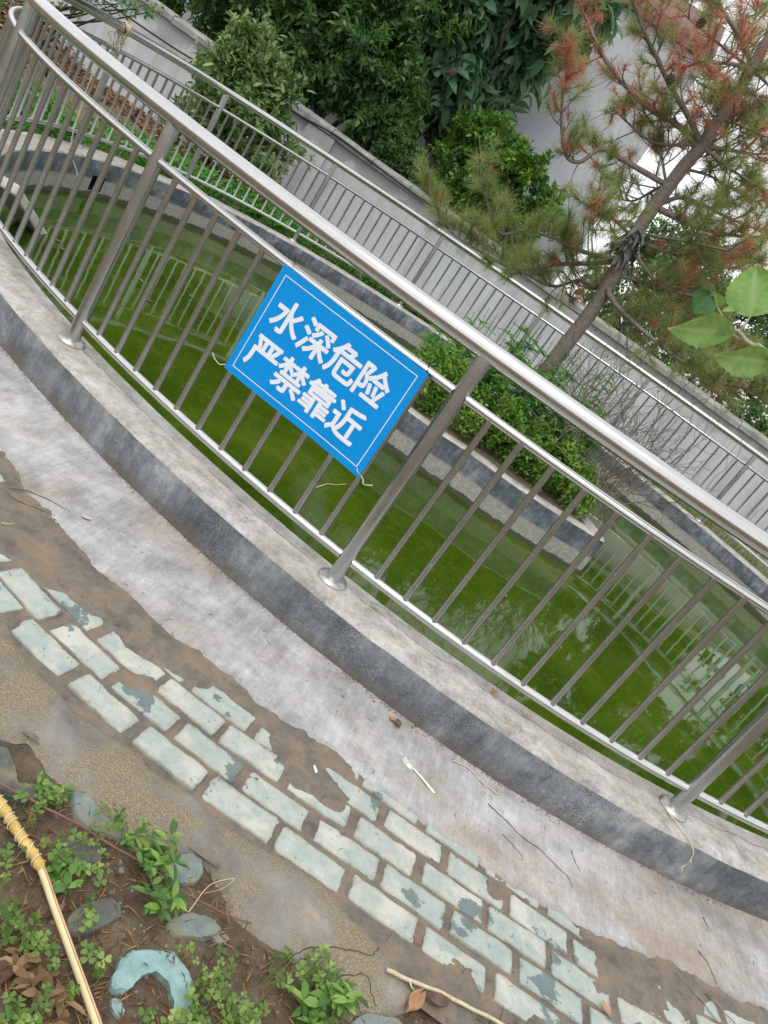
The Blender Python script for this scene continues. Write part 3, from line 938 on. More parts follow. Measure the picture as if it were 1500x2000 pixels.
def leaf_mesh(name, P, D, Nn, Ln, Wd, tint, mat, fold=0.25, droop=0.15, shape='lance'):
    """one mesh of many separate leaves. P base points, D directions, Nn face normals, Ln lengths, Wd half widths"""
    n = len(P)
    D = nrm_rows(D); Nn = nrm_rows(Nn - D * np.sum(Nn * D, 1, keepdims=True)); S = np.cross(D, Nn)
    L = Ln[:, None]; W = Wd[:, None]
    if shape == 'lance':      # base, two shoulders, two upper shoulders, tip: five quads' worth of outline folded on the midrib
        mid = P + D * L * 0.5 - Nn * L * droop * 0.25
        tip = P + D * L - Nn * L * droop
        a = P + D * L * 0.30 + S * W * 0.85 + Nn * W * fold
        b = P + D * L * 0.68 + S * W * 0.80 + Nn * W * fold - Nn * L * droop * 0.4
        c = P + D * L * 0.30 - S * W * 0.85 + Nn * W * fold
        d = P + D * L * 0.68 - S * W * 0.80 + Nn * W * fold - Nn * L * droop * 0.4
        V = np.stack([P, a, b, tip, d, c, mid], 1).reshape(-1, 3)
        F = np.array([[0, 1, 6], [1, 2, 6], [2, 3, 6], [0, 6, 5], [6, 4, 5], [6, 3, 4]])
        k = 7
    elif shape == 'diamond':
        tip = P + D * L - Nn * L * droop
        a = P + D * L * 0.45 + S * W + Nn * W * fold
        b = P + D * L * 0.45 - S * W + Nn * W * fold
        V = np.stack([P, a, tip, b], 1).reshape(-1, 3)
        F = np.array([[0, 1, 2], [0, 2, 3]])
        k = 4
    else:                      # needle: thin triangle
        tip = P + D * L - Nn * L * droop
        V = np.stack([P - S * W, P + S * W, tip], 1).reshape(-1, 3)
        F = np.array([[0, 1, 2]])
        k = 3
    T = (np.arange(n)[:, None, None] * k + F[None]).reshape(-1, 3)
    me = bpy.data.meshes.new(name)
    me.vertices.add(len(V)); me.vertices.foreach_set('co', V.astype(np.float32).ravel())
    me.loops.add(T.size); me.loops.foreach_set('vertex_index', T.ravel().astype(np.int32))
    me.polygons.add(len(T)); me.polygons.foreach_set('loop_start', (np.arange(len(T)) * 3).astype(np.int32))
    at_ = me.attributes.new('tint', 'FLOAT', 'FACE')
    at_.data.foreach_set('value', np.repeat(tint, len(F)).astype(np.float32))
    me.materials.append(mat)
    me.update(calc_edges=True)
    return me

def unit(n):
    return nrm_rows(RNG.normal(size=(n, 3)))

def clumps_in(c, rad, n, shell=0.45, bumps=0.18, seed=0):
    """clump centres through a lumpy ellipsoid"""
    u = unit(n)
    r = shell + (1 - shell) * RNG.random(n) ** 0.6
    lump = np.array([1 + bumps * 2 * mnoise.noise(Vector((x * 1.7 + seed, y * 1.7, z * 1.7))) for x, y, z in u])
    return np.array(c) + u * (r * lump)[:, None] * np.array(rad)

def leafy(name, parent, centres, origin, per, spread, L, W, mat, up=0.35, out=0.6, droop=0.2, shape='lance', jit=0.3, base_t=None):
    """leaves gathered round each clump centre on short shoots"""
    n = len(centres)
    sh_d = nrm_rows(nrm_rows(centres - np.array(origin)) * out + unit(n) * 0.6 + np.array([0, 0, up]))
    idx = np.repeat(np.arange(n), per)
    m = len(idx)
    t = RNG.random(m)
    P = centres[idx] + sh_d[idx] * ((t - 0.5) * spread * 1.6)[:, None] + unit(m) * (RNG.random(m) ** 0.5 * spread * 0.55)[:, None]
    D = nrm_rows(sh_d[idx] * 0.5 + unit(m) * 0.8 + np.array([0, 0, -0.05]))
    Nn = nrm_rows(np.array([0, 0, 1.0]) * 0.8 + unit(m) * 0.7 + nrm_rows(P - np.array(origin)) * 0.3)
    Ln = L * RNG.uniform(1 - jit, 1 + jit, m)
    Wd = W * RNG.uniform(1 - jit, 1 + jit, m)
    ct = RNG.random(n)[idx] * 0.5 if base_t is None else base_t[idx] * 0.5
    tint = np.clip(ct + RNG.random(m) * 0.5, 0, 1)
    par = np.array(parent.location)
    me = leaf_mesh(name, P - par, D, Nn, Ln, Wd, tint, mat, droop=droop, shape=shape)
    return link(bpy.data.objects.new(name, me), parent)

def limbs(parent, base, targets, r0, mat, name='limb', trunk_top=None, seed=1):
    """trunk plus limbs bending from the trunk to the given points, one mesh per trunk / limb set"""
    rnd = random.Random(seed)
    inv = parent.location
    base = Vector(base); top = Vector(trunk_top)
    mid = base.lerp(top, 0.5) + Vector((rnd.uniform(-.06, .06), rnd.uniform(-.06, .06), 0))
    tp = catmull([base, mid, top], 9)
    MB().tube([p - inv for p in tp], [r0 * (1 - 0.45 * i / 8) for i in range(9)], 9).build('trunk', mat, parent)
    for t in targets:
        t = Vector(t)
        k = rnd.uniform(0.35, 1.0)
        st = tp[int(k * 8)]
        m = st.lerp(t, 0.5) + Vector((rnd.uniform(-.1, .1), rnd.uniform(-.1, .1), rnd.uniform(-.05, .12))) * (t - st).length * 0.6
        c = catmull([st, m, t], 8)
        rr = r0 * rnd.uniform(0.28, 0.42)
        MB().tube([p - inv for p in c], [rr * (1 - 0.75 * i / 7) for i in range(8)], 6).build(name, mat, parent)

MAT['leaf_olive'] = mat_leaf('leaf_olive', [(0.0, srgb(70, 98, 58)), (0.45, srgb(104, 132, 78)), (0.8, srgb(142, 162, 104)), (1.0, srgb(174, 180, 124))], 0.4, 0.35)
MAT['leaf_dark'] = mat_leaf('leaf_dark', [(0.0, srgb(54, 86, 52)), (0.5, srgb(82, 120, 66)), (0.85, srgb(114, 148, 82)), (1.0, srgb(160, 174, 98))], 0.36, 0.42)
MAT['leaf_walnut'] = mat_leaf('leaf_walnut', [(0.0, srgb(70, 108, 78)), (0.5, srgb(98, 138, 100)), (1.0, srgb(142, 170, 132))], 0.4, 0.42)
MAT['leaf_mid'] = mat_leaf('leaf_mid', [(0.0, srgb(56, 92, 42)), (0.5, srgb(88, 128, 54)), (0.85, srgb(120, 158, 66)), (1.0, srgb(160, 186, 90))], 0.38, 0.35)
MAT['leaf_pale'] = mat_leaf('leaf_pale', [(0.0, srgb(70, 104, 60)), (0.5, srgb(104, 138, 82)), (1.0, srgb(158, 180, 120))], 0.5, 0.4)
MAT['leaf_shrub'] = mat_leaf('leaf_shrub', [(0.0, srgb(80, 118, 48)), (0.5, srgb(114, 152, 64)), (0.85, srgb(146, 176, 82)), (1.0, srgb(190, 188, 96))], 0.55, 0.4)
MAT['leaf_herb'] = mat_leaf('leaf_herb', [(0.0, srgb(86, 138, 66)), (0.5, srgb(118, 174, 86)), (1.0, srgb(156, 202, 116))], 0.55, 0.45)
MAT['leaf_cover'] = mat_leaf('leaf_cover', [(0.0, srgb(46, 100, 34)), (0.5, srgb(76, 138, 48)), (1.0, srgb(126, 178, 74))], 0.5, 0.3)
MAT['leaf_dry'] = mat_leaf('leaf_dry', [(0.0, srgb(70, 46, 32)), (0.5, srgb(112, 78, 52)), (1.0, srgb(164, 130, 88))], 0.8, 0.1)
MAT['needle'] = mat_leaf('needle', [(0.0, srgb(96, 124, 74)), (0.4, srgb(132, 150, 90)), (0.75, srgb(164, 170, 110)), (1.0, srgb(188, 182, 132))], 0.55, 0.42)
MAT['needle_dead'] = mat_leaf('needle_dead', [(0.0, srgb(156, 96, 76)), (0.5, srgb(192, 126, 104)), (1.0, srgb(218, 166, 140))], 0.6, 0.42)

# ------------------------------------------------------------------ trees and shrubs behind the pond
def tree(name, label, cat, base, top, r0, crowns, per, spread, L, W, mat, bark='bark_dark', group=None, nl=7, **kw):
    root = empty(name, base, label, cat, group)
    bm = kw.pop('bumps', 0.3)
    cs = np.concatenate([clumps_in(c, r, n, bumps=bm, seed=i * 3.1 + base[0]) for i, (c, r, n) in enumerate(crowns)])
    tg = cs[RNG.choice(len(cs), nl, replace=False)]
    limbs(root, base, tg, r0, MAT[bark], trunk_top=top, seed=len(name))
    ctr = np.mean([c for c, r, n in crowns], axis=0)
    leafy('crown', root, cs, ctr, per, spread, L, W, MAT[mat], **kw)
    return root

GZ = -0.04
# olive shrub between the far railing and the wall
tree('olive_shrub', 'rounded olive-green shrub with upright pale shoots between far railing and wall', 'shrub', (-4.0, 9.35, GZ), (-4.0, 9.35, 0.5), 0.03,
     [((-4.10, 9.3, 0.95), (0.46, 0.42, 0.48), 130), ((-3.70, 9.35, 0.62), (0.50, 0.40, 0.50), 130), ((-4.10, 9.3, 0.42), (0.48, 0.40, 0.42), 90), ((-4.15, 9.3, 1.30), (0.26, 0.26, 0.24), 50), ((-3.75, 9.3, 1.15), (0.26, 0.26, 0.22), 45)],
     24, 0.15, 0.10, 0.019, 'leaf_olive', up=1.0, out=0.7, nl=12, bumps=0.5)
# dark evergreen trees rising just behind the wall
tree('evergreen_tree', 'dense dark green broadleaf tree with three bare stems above the wall coping', 'tree', (-3.62, 11.15, GZ), (-3.75, 11.2, 1.9), 0.075,
     [((-4.6, 11.5, 2.45), (1.15, 0.8, 0.85), 260), ((-3.5, 11.3, 2.15), (0.95, 0.7, 0.72), 240), ((-3.1, 11.15, 1.65), (0.50, 0.45, 0.42), 110), ((-3.9, 11.5, 3.1), (1.3, 0.8, 0.8), 220), ((-5.6, 11.8, 1.9), (0.9, 0.6, 0.7), 120), ((-4.6, 11.6, 4.2), (1.8, 0.9, 0.9), 160), ((-6.7, 11.9, 1.9), (1.0, 0.6, 0.8), 130), ((-4.0, 11.1, 1.62), (0.7, 0.4, 0.30), 100)],
     52, 0.17, 0.115, 0.023, 'leaf_dark', nl=16, droop=0.3)
def extra_stem(root, base, top, r):
    inv = root.location
    c = catmull([Vector(base), Vector(base).lerp(Vector(top), .5) + Vector((.03, 0, 0)), Vector(top)], 7)
    MB().tube([p - inv for p in c], [r * (1 - .4 * i / 6) for i in range(7)], 8).build('trunk', MAT['bark_dark'], root)
ev = bpy.data.objects['evergreen_tree']
extra_stem(ev, (-3.40, 11.1, GZ), (-3.2, 11.2, 1.9), 0.06)
extra_stem(ev, (-3.12, 11.1, GZ), (-2.9, 11.2, 1.7), 0.055)
tree('walnut_tree', 'walnut tree with large drooping blue-green leaves behind the wall', 'tree', (-2.3, 12.3, GZ), (-2.3, 12.3, 2.4), 0.09,
     [((-2.55, 12.2, 3.15), (0.95, 0.8, 0.95), 150), ((-2.2, 12.0, 4.1), (0.9, 0.8, 0.8), 110), ((-2.8, 12.3, 2.4), (0.75, 0.6, 0.6), 80)],
     24, 0.26, 0.24, 0.055, 'leaf_walnut', nl=14, droop=0.45, up=-0.2)
tree('wall_creeper', 'small dark creeper bush spilling over the wall coping beside the pilaster', 'shrub', (-2.55, 10.86, GZ), (-2.5, 10.9, 0.9), 0.02,
     [((-2.45, 10.88, 1.32), (0.36, 0.24, 0.28), 80), ((-2.15, 10.84, 1.14), (0.26, 0.18, 0.16), 40), ((-2.75, 10.9, 1.5), (0.24, 0.2, 0.2), 30)],
     40, 0.09, 0.05, 0.016, 'leaf_dark', nl=6)
tree('privet_tree', 'bright mid-green privet tree in full leaf behind the wall and pine', 'tree', (-1.05, 11.3, GZ), (-1.1, 11.3, 1.3), 0.05,
     [((-1.5, 11.3, 1.75), (0.62, 0.55, 0.55), 170), ((-0.95, 11.25, 1.75), (0.65, 0.55, 0.6), 170), ((-1.3, 11.3, 1.25), (0.7, 0.5, 0.40), 140), ((-0.75, 11.2, 1.25), (0.5, 0.45, 0.45), 110), ((-1.7, 11.35, 2.1), (0.35, 0.35, 0.3), 50)],
     48, 0.12, 0.075, 0.020, 'leaf_mid', nl=12)
for (x, y, z, rx, rz, n) in ((1.35, 12.6, 1.75, 0.95, 0.95, 210), (2.7, 12.9, 1.85, 1.15, 1.0, 230), (4.2, 12.4, 1.6, 1.1, 1.0, 200)):
    o = tree('leafy_tree', ['pale green leafy tree beyond the wall, next to the house', 'pale green leafy tree beyond the wall, second from the house', 'pale green leafy tree beyond the wall, third from the house'][int(x // 1.4) if x < 4 else 2], 'tree',
             (x, y, GZ), (x, y, z), 0.05, [((x, y, z), (rx, 0.7, rz), n), ((x + .3, y, z + .5), (rx * .7, .6, rz * .7), n // 2)], 36, 0.15, 0.075, 0.022, 'leaf_pale', nl=8, group='pale trees beyond the wall')
for i, (x, y, z) in enumerate(((4.9, 13.0, 3.9), (7.6, 12.6, 3.8))):  # mostly out-of-view trees, added to keep white sky out of the pond reflection
    tree('tall_tree', ['tall dark leafy tree behind the wall, right of the pale trees', 'tall dark leafy tree behind the wall, farthest from the house'][i], 'tree', (x, y, GZ), (x, y, 3.0), 0.10,
         [((x, y, z), (1.35, 1.0, 1.4), 260), ((x - .2, y, z + 1.4), (1.0, .8, .9), 120), ((x, y, 2.0), (1.1, .8, .8), 120)], 40, 0.22, 0.13, 0.03, 'leaf_dark', nl=10, group='tall trees behind the wall')
# young tree at the pond's far left corner
def sapling():
    base = (-5.35, 8.2, GZ)
    root = empty('young_tree', base, 'young tree with thin leafy branches rising behind the bend of the railing', 'tree')
    cs = np.array([at(*p) for p in ((60, 10, 8.2), (50, 25, 8.2), (48, 45, 8.2), (150, 15, 8.0), (190, 12, 8.0), (230, 8, 7.9), (265, 18, 7.8), (300, 22, 7.8), (120, 12, 8.0), (290, 8, 7.8), (250, 0, 7.8), (180, -10, 7.9), (90, -20, 8.2), (0, 5, 8.3), (20, -30, 8.2), (140, -50, 8.1), (-30, -20, 8.3))])
    limbs(root, base, [tuple(c) for c in cs], 0.045, MAT['bark_dark'], trunk_top=tuple(at(72, -10, 8.2)), seed=4)
    leafy('crown', root, cs, (-5.3, 8.2, 1.4), 22, 0.16, 0.06, 0.014, MAT['leaf_dark'])
sapling()

# ------------------------------------------------------------------ ground cover and litter on the far bank
def ground_cover():
    n = 5200
    th = RNG.uniform(math.radians(62), math.radians(215), n)
    d = RNG.uniform(0.03, 1.15, n) ** 1.2
    pts = []
    for a, o in zip(th, d):
        p = ring_pt(a, -o)
        if p.y > WALL_Y - 0.35: continue
        if fbm(p.x * 1.3 + 5, p.y * 1.3, 0, 3) < -0.22 + 0.35 * max(0, o - 0.75): continue
        pts.append((p.x, p.y, ground_z(p.x, p.y) + random.uniform(0.03, 0.13)))
    P = np.array(pts); n = len(P)
    idx = np.repeat(np.arange(n), 6); m = len(idx)
    D = unit(m); D[:, 2] = np.abs(D[:, 2]) * 0.5
    Nn = np.array([0, 0, 1.0]) + unit(m) * 0.35
    PP = P[idx] + unit(m) * 0.03
    me = leaf_mesh('ground_cover', PP, D, Nn, RNG.uniform(0.03, 0.06, m), RNG.uniform(0.010, 0.02, m), np.clip(RNG.random(n)[idx] * .5 + RNG.random(m) * .5, 0, 1), MAT['leaf_cover'], shape='lance')
    o = link(bpy.data.objects.new('ground_cover', me))
    tag(o, 'low bright green leafy weeds carpeting the bank behind the far kerb', 'weeds', kind='stuff')
    # grass blades at the kerb edge
    n = 2600
    th = RNG.uniform(math.radians(40), math.radians(215), n); o_ = RNG.uniform(0.01, 0.5, n)
    P = np.array([ring_pt(a, -b) for a, b in zip(th, o_)]); P[:, 2] = [ground_z(x, y) for x, y, z in P]
    D = np.array([0, 0, 1.0]) + unit(n) * 0.55
    me = leaf_mesh('grass', P, D, unit(n), RNG.uniform(0.08, 0.2, n), np.full(n, 0.004), RNG.random(n), MAT['leaf_cover'], shape='needle', droop=0.3)
    tag(link(bpy.data.objects.new('grass', me)), 'thin green grass growing along the outer edge of the far kerb', 'grass', kind='stuff')
    # dry leaf litter at the foot of the wall
    m = 5000
    x = np.concatenate([RNG.uniform(-7.5, -3.2, m // 2), RNG.uniform(-9.5, -5.2, m // 2)])
    y = np.concatenate([RNG.uniform(9.0, 10.4, m // 2), RNG.uniform(7.2, 10.3, m // 2)])
    z = np.array([ground_z(a, b) for a, b in zip(x, y)]) + RNG.uniform(0.0, 0.04, m) + np.clip((-x - 6.2) * 0.25, 0, 0.5) * np.clip((y - 7.5) * .6, 0, 1)
    D = unit(m); D[:, 2] *= 0.3
    me = leaf_mesh('leaf_litter', np.stack([x, y, z], 1), D, np.array([0, 0, 1.0]) + unit(m) * 0.5, RNG.uniform(0.04, 0.09, m), RNG.uniform(0.012, 0.025, m), RNG.random(m), MAT['leaf_dry'])
    tag(link(bpy.data.objects.new('leaf_litter', me)), 'brown dry leaf litter heaped at the foot of the white wall', 'leaf litter', kind='stuff')
ground_cover()
# heap of straw and leaves in the far left corner
def heap():
    mb = MB(); vs = []; fs = []; N, R = 24, 6
    c = Vector((-8.0, 9.2, GZ - 0.02))
    for j in range(R + 1):
        for i in range(N):
            a = 2 * math.pi * i / N; r = j / R
            x, y = c.x + math.cos(a) * r * 1.5, c.y + math.sin(a) * r * 1.1
            vs.append((x, y, c.z + 0.52 * (1 - r * r) ** 1.2 + 0.05 * fbm(x * 4, y * 4)* (1 - r)))
    for j in range(R):
        for i in range(N):
            k = (i + 1) % N
            fs.append((j * N + i, (j + 1) * N + i, (j + 1) * N + k, j * N + k))
    root = empty('compost_heap', c, 'brown heap of straw and dead leaves against the white wall', 'heap')
    mb.add([Vector(v) - c for v in vs], fs).build('mound', MAT['soil'], root)
    m = 1600
    a = RNG.uniform(0, 6.28, m); r = np.sqrt(RNG.random(m))
    P = np.stack([np.cos(a) * r * 1.45, np.sin(a) * r * 1.05, 0.52 * (1 - r * r) ** 1.2 + 0.01], 1)
    D = unit(m); D[:, 2] *= .4
    me = leaf_mesh('straw', P, D, np.array([0, 0, 1.]) + unit(m) * .4, RNG.uniform(.08, .2, m), np.full(m, .006), RNG.random(m) * .6 + .4, MAT['leaf_dry'], shape='diamond')
    tag(link(bpy.data.objects.new('straw', me), root), kind='stuff')
heap()

# ------------------------------------------------------------------ planting on the island
def island_plants():
    # low hedge of golden green shrub along the front
    for i, (x, y, rx, rz, lab) in enumerate((( -0.18, 5.30, 0.24, 0.22, 'yellow-green leafy shrub at the rounded end of the planter'),
                                           (0.22, 5.28, 0.26, 0.20, 'yellow-green leafy shrub in the middle of the planter front'),
                                           (0.66, 5.30, 0.26, 0.20, 'yellow-green leafy shrub next to the bare twig bush on the planter'),
                                           (0.95, 5.33, 0.17, 0.14, 'small yellowing shrub beside the pointed tip of the planter'))):
        root = empty('hedge_shrub', (x, y, -0.01), lab, 'shrub', 'shrubs on the planter')
        cs = clumps_in((x, y, rz * 0.95), (rx, 0.20, rz), 90 if i < 3 else 50, shell=0.5, seed=i)
        limbs(root, (x, y, -0.02), cs[:9], 0.012, MAT['twig_dark'], trunk_top=(x, y, 0.08), seed=i)
        leafy('foliage', root, cs, (x, y, 0.05), 44, 0.07, 0.032, 0.0085, MAT['leaf_shrub'], up=0.7)
    # tall feathery herbs behind
    spots = [(-0.38, 5.45, 0.55), (-0.30, 5.35, 0.42), (-0.15, 5.5, 0.66), (0.02, 5.45, 0.52), (0.10, 5.62, 0.62), (0.30, 5.5, 0.60), (0.42, 5.62, 0.66), (0.55, 5.5, 0.55), (0.72, 5.6, 0.62), (0.85, 5.5, 0.46), (0.2, 5.42, 0.48), (0.62, 5.42, 0.45), (-0.05, 5.4, 0.45), (0.35, 5.38, 0.5), (0.5, 5.72, 0.62), (0.15, 5.75, 0.62), (0.78, 5.42, 0.5), (0.92, 5.62, 0.5), (-0.25, 5.6, 0.6), (0.05, 5.55, 0.6)]
    for i, (x, y, h) in enumerate(spots):
        h *= 1.0 + 0.42 * sstep(-0.35, 0.25, x)
        root = empty('tall_herb', (x, y, -0.01), 'tall soft green herb with whorled narrow leaves among the planter shrubs', 'plant', 'herbs on the planter')
        m0 = 7
        for k in range(m0):
            a = k * 2.4 + i; top = Vector((x + math.cos(a) * 0.13 * random.random(), y + math.sin(a) * .12 * random.random(), h * random.uniform(.7, 1.05)))
            b0 = Vector((x + random.uniform(-.03, .03), y + random.uniform(-.03, .03), -0.01))
            st = catmull([b0, b0.lerp(top, .5) + Vector((random.uniform(-.03, .03), 0, 0)), top], 8)
            MB().tube([p - root.location for p in st], 0.0022, 5).build('stem', MAT['leaf_herb'], root)
            P, D = [], []
            for q in range(46):
                u = random.uniform(0.25, 1.0); p = st[int(u * 7)]
                w = random.uniform(0, 6.28)
                P.append(p); D.append((math.cos(w), math.sin(w), random.uniform(0.1, 0.8)))
            P, D = np.array(P), np.array(D); m = len(P)
            if k == 0: AP, AD = P, D
            else: AP, AD = np.concatenate([AP, P]), np.concatenate([AD, D])
        m = len(AP)
        me = leaf_mesh('foliage', AP - np.array(root.location), AD, np.array([0, 0, 1.]) + unit(m) * .4, RNG.uniform(.05, .10, m), RNG.uniform(.006, .010, m), RNG.random(m), MAT['leaf_herb'], droop=0.35)
        link(bpy.data.objects.new('foliage', me), root)
    # bare dead twig bush
    root = empty('twig_bush', (1.0, 5.55, -0.01), 'bare grey dead bush with countless fine twigs beside the pine trunk', 'bush')
    rnd = random.Random(5)
    inv = root.location
    def twig(p, d, L, r, depth, mb):
        n = 7; pts = [p]; dd = d.copy()
        for i in range(n):
            dd = (dd + Vector((rnd.gauss(0, .16), rnd.gauss(0, .16), rnd.gauss(0.02, .12)))).normalized()
            pts.append(pts[-1] + dd * L / n)
        mb.tube([q - inv for q in pts], [max(.0016, r * (1 - .7 * i / n)) for i in range(n + 1)], 4, caps=False)
        if depth:
            for _ in range(rnd.randint(3, 5)):
                k = rnd.randint(2, n)
                nd = (dd + Vector((rnd.gauss(0, .6), rnd.gauss(0, .6), rnd.gauss(0, .5)))).normalized()
                twig(pts[k], nd, L * rnd.uniform(.35, .6), r * .55, depth - 1, mb)
    for k in range(44):
        mb = MB()
        a = rnd.uniform(0, 6.28)
        b = Vector((1.0 + rnd.gauss(0, .16), 5.5 + rnd.gauss(0, .08), -0.01))
        tgt = Vector((0.95 + rnd.gauss(.1, .5), 5.6 + rnd.gauss(0, .3), rnd.uniform(.5, 1.15)))
        twig(b, (tgt - b).normalized(), rnd.uniform(.5, .95), .0062, 2, mb)
        mb.build('branch', MAT['twig'], root)
    P, D = [], []
    for _ in range(260):
        P.append((rnd.gauss(1.0, .32), rnd.gauss(5.55, .2), rnd.uniform(.25, 1.05))); D.append((rnd.gauss(0, 1), rnd.gauss(0, 1), rnd.gauss(-.4, .5)))
    m = len(P)
    me = leaf_mesh('dead_leaf', np.array(P) - np.array(inv), np.array(D), unit(m), RNG.uniform(.012, .03, m), RNG.uniform(.002, .005, m), RNG.random(m) * .4, MAT['leaf_dry'])
    link(bpy.data.objects.new('dead_leaves', me), root)
island_plants()

# ------------------------------------------------------------------ the pine
def build_pine():
    PY = 5.62
    c1 = lambda pts: [(1080 + x / 3.571, y / 3.571) for x, y in pts]
    c2 = lambda pts: [(1080 + x / 3.571, 380 + y / 3.571) for x, y in pts]
    base = Vector((0.37, PY, -0.02))
    root = empty('pine_tree', base, 'pine tree with long needles, many of them dead and rust-red, growing on the planter', 'tree')
    inv = root.location
    tr = [base] + [at(x, y, PY) for x, y in ((1085, 700), (1150, 615), (1197, 540), (1228, 478), (1262, 425), (1300, 372), (1340, 320), (1372, 285), (1392, 250), (1430, 200), (1465, 140), (1500, 75), (1560, 0), (1640, -110), (1720, -220))]
    rr = [0.085, 0.070, 0.066, 0.064, 0.062, 0.059, 0.057, 0.054, 0.052, 0.050, 0.045, 0.042, 0.038, 0.032, 0.024, 0.012]
    mb = MB(); cur = catmull(tr, 60)
    rad = [0.76 * np.interp(i / 59 * (len(rr) - 1), range(len(rr)), rr) * (1 + .05 * fbm(i * .7, 1.3)) for i in range(60)]
    mb.tube([p - inv for p in cur], rad, 14).build('trunk', MAT['bark'], root)
    rnd = random.Random(21)
    # (pixels traced along the branch, thickness, depth at the far end relative to the trunk, share of dead needles)
    B = [
        (c1([(1390, 480), (1340, 320), (1210, 110), (1150, 0), (1120, -120)]), .020, -.25, .35),
        (c1([(1390, 485), (1200, 440), (1020, 445), (900, 470)]), .014, -.5, .7),
        (c1([(1385, 490), (1340, 450), (1150, 300), (950, 130), (860, 20)]), .013, .35, .5),
        (c1([(1400, 490), (1500, 480), (1640, 520)]), .016, -.3, .4),
        (c1([(1420, 500), (1500, 590), (1600, 700)]), .012, .3, .4),
        (c1([(1030, 1000), (950, 820), (830, 620), (720, 390), (640, 230), (560, 0), (540, -100)]), .021, -.45, .55),
        (c1([(1020, 1005), (850, 860), (640, 730), (380, 440), (240, 150), (200, 0), (180, -120)]), .022, .25, .5),
        (c1([(1040, 1020), (1250, 1050), (1410, 1075), (1560, 1060)]), .016, .3, .4),
        (c1([(1040, 1020), (1200, 1150), (1300, 1220), (1500, 1330)]), .015, -.35, .25),
        (c1([(790, 1290), (600, 1180), (480, 1110), (330, 1040), (190, 1130), (90, 1080), (60, 850), (75, 600), (100, 450), (60, 200)]), .019, -.4, .35),
        (c1([(790, 1285), (760, 1080), (765, 900), (690, 720)]), .010, .25, .5),
        (c1([(1000, 1010), (720, 1000), (560, 890), (450, 780), (420, 700)]), .012, .4, .55),
        (c1([(870, 1230), (1010, 1060), (1200, 930), (1380, 700)]), .010, .45, .35),
        (c2([(740, 100), (900, 180), (1050, 240), (1300, 290), (1500, 300)]), .022, -.3, .2),
        (c2([(760, 60), (900, 20), (1080, 90), (1200, 150), (1400, 235), (1520, 250)]), .016, .4, .25),
        (c2([(450, 440), (390, 440), (250, 410), (120, 360), (0, 300), (-200, 250), (-380, 260), (-480, -30), (-530, -250)]), .018, -.3, .10),
        (c2([(430, 470), (250, 480), (0, 490), (-250, 520), (-500, 400), (-720, 250), (-830, 60), (-880, -130)]), .017, .4, .10),
        (c2([(330, 620), (290, 650), (180, 600), (0, 640), (-180, 560), (-300, 480)]), .018, .55, .14),
        (c2([(360, 590), (410, 730), (530, 860), (650, 970), (850, 1130), (950, 1190), (1150, 1330)]), .022, -.45, .10),
        (c2([(500, 480), (590, 640), (760, 780), (880, 860), (1100, 960)]), .014, .35, .10),
        (c2([(560, 400), (730, 620), (900, 690), (1100, 720), (1300, 760)]), .015, -.2, .12),
        (c2([(600, 330), (850, 420), (1100, 500), (1350, 520)]), .014, .3, .25),
        (c2([(650, 280), (950, 330), (1250, 400), (1480, 470)]), .012, -.5, .3),
        (c2([(850, 1130), (1110, 1300), (1300, 1340), (1500, 1380)]), .013, -.6, .16),
        (c2([(420, 560), (640, 620), (900, 820), (1150, 1020), (1400, 1150)]), .015, .2, .10),
        (c2([(560, 300), (430, 180), (320, 120), (220, 60)]), .013, -.55, .12),
        (c1([(1395, 500), (1300, 620), (1150, 700), (1000, 760)]), .009, -.35, .5),
        (c1([(1130, 880), (1250, 820), (1400, 760), (1560, 740)]), .010, .35, .45),
        (c1([(1060, 950), (1150, 800), (1170, 650), (1120, 520)]), .008, .4, .55),
        (c1([(1180, 830), (1320, 880), (1470, 950), (1600, 960)]), .009, -.3, .4),
        (c1([(1420, 450), (1330, 300), (1400, 150), (1480, 30)]), .009, .3, .45),
        (c1([(930, 1180), (1100, 1230), (1280, 1330), (1450, 1420)]), .010, .35, .2),
        (c1([(850, 1250), (700, 1330), (560, 1400), (430, 1380)]), .012, .3, .12),
    ]
    green_P, green_D, dead_P, dead_D = [], [], [], []
    def tuft(p, d, dead):
        (dead_P if dead else green_P).append(p); (dead_D if dead else green_D).append(d)
    cones = []
    for bi, (px, th, dz, dead) in enumerate(B):
        n = len(px)
        pts = []
        for i, (x, y) in enumerate(px):
            u = i / (n - 1)
            pts.append(at(x, y, PY + dz * u))
        c = catmull(pts, max(10, n * 5))
        m = len(c)
        mb = MB()
        mb.tube([p - inv for p in c], [th * (1 - .72 * i / (m - 1)) for i in range(m)], 7)
        length = sum((a - b).length for a, b in zip(c, c[1:]))
        k = max(3, int(length / (0.036 if dead < .3 else 0.046)))
        for s in range(k):
            u = 0.16 + 0.84 * (s + rnd.random()) / k
            i = min(m - 2, int(u * (m - 1)))
            p = c[i]; t = (c[i + 1] - c[i]).normalized()
            side = Vector((rnd.gauss(0, 1), rnd.gauss(0, 1), rnd.gauss(.25, .8))); side = (side - t * side.dot(t)).normalized()
            d = (t * rnd.uniform(.3, .9) + side).normalized()
            L = rnd.uniform(.08, .30) * (1.1 - .5 * u)
            tw = [p]; dd = d.copy()
            for q in range(5):
                dd = (dd + Vector((0, 0, .13)) + Vector((rnd.gauss(0, .12), rnd.gauss(0, .12), rnd.gauss(0, .12)))).normalized()
                tw.append(tw[-1] + dd * L / 5)
            mb.tube([q - inv for q in tw], [.0055 * (1 - .5 * w / 5) for w in range(6)], 5)
            isd = rnd.random() < dead
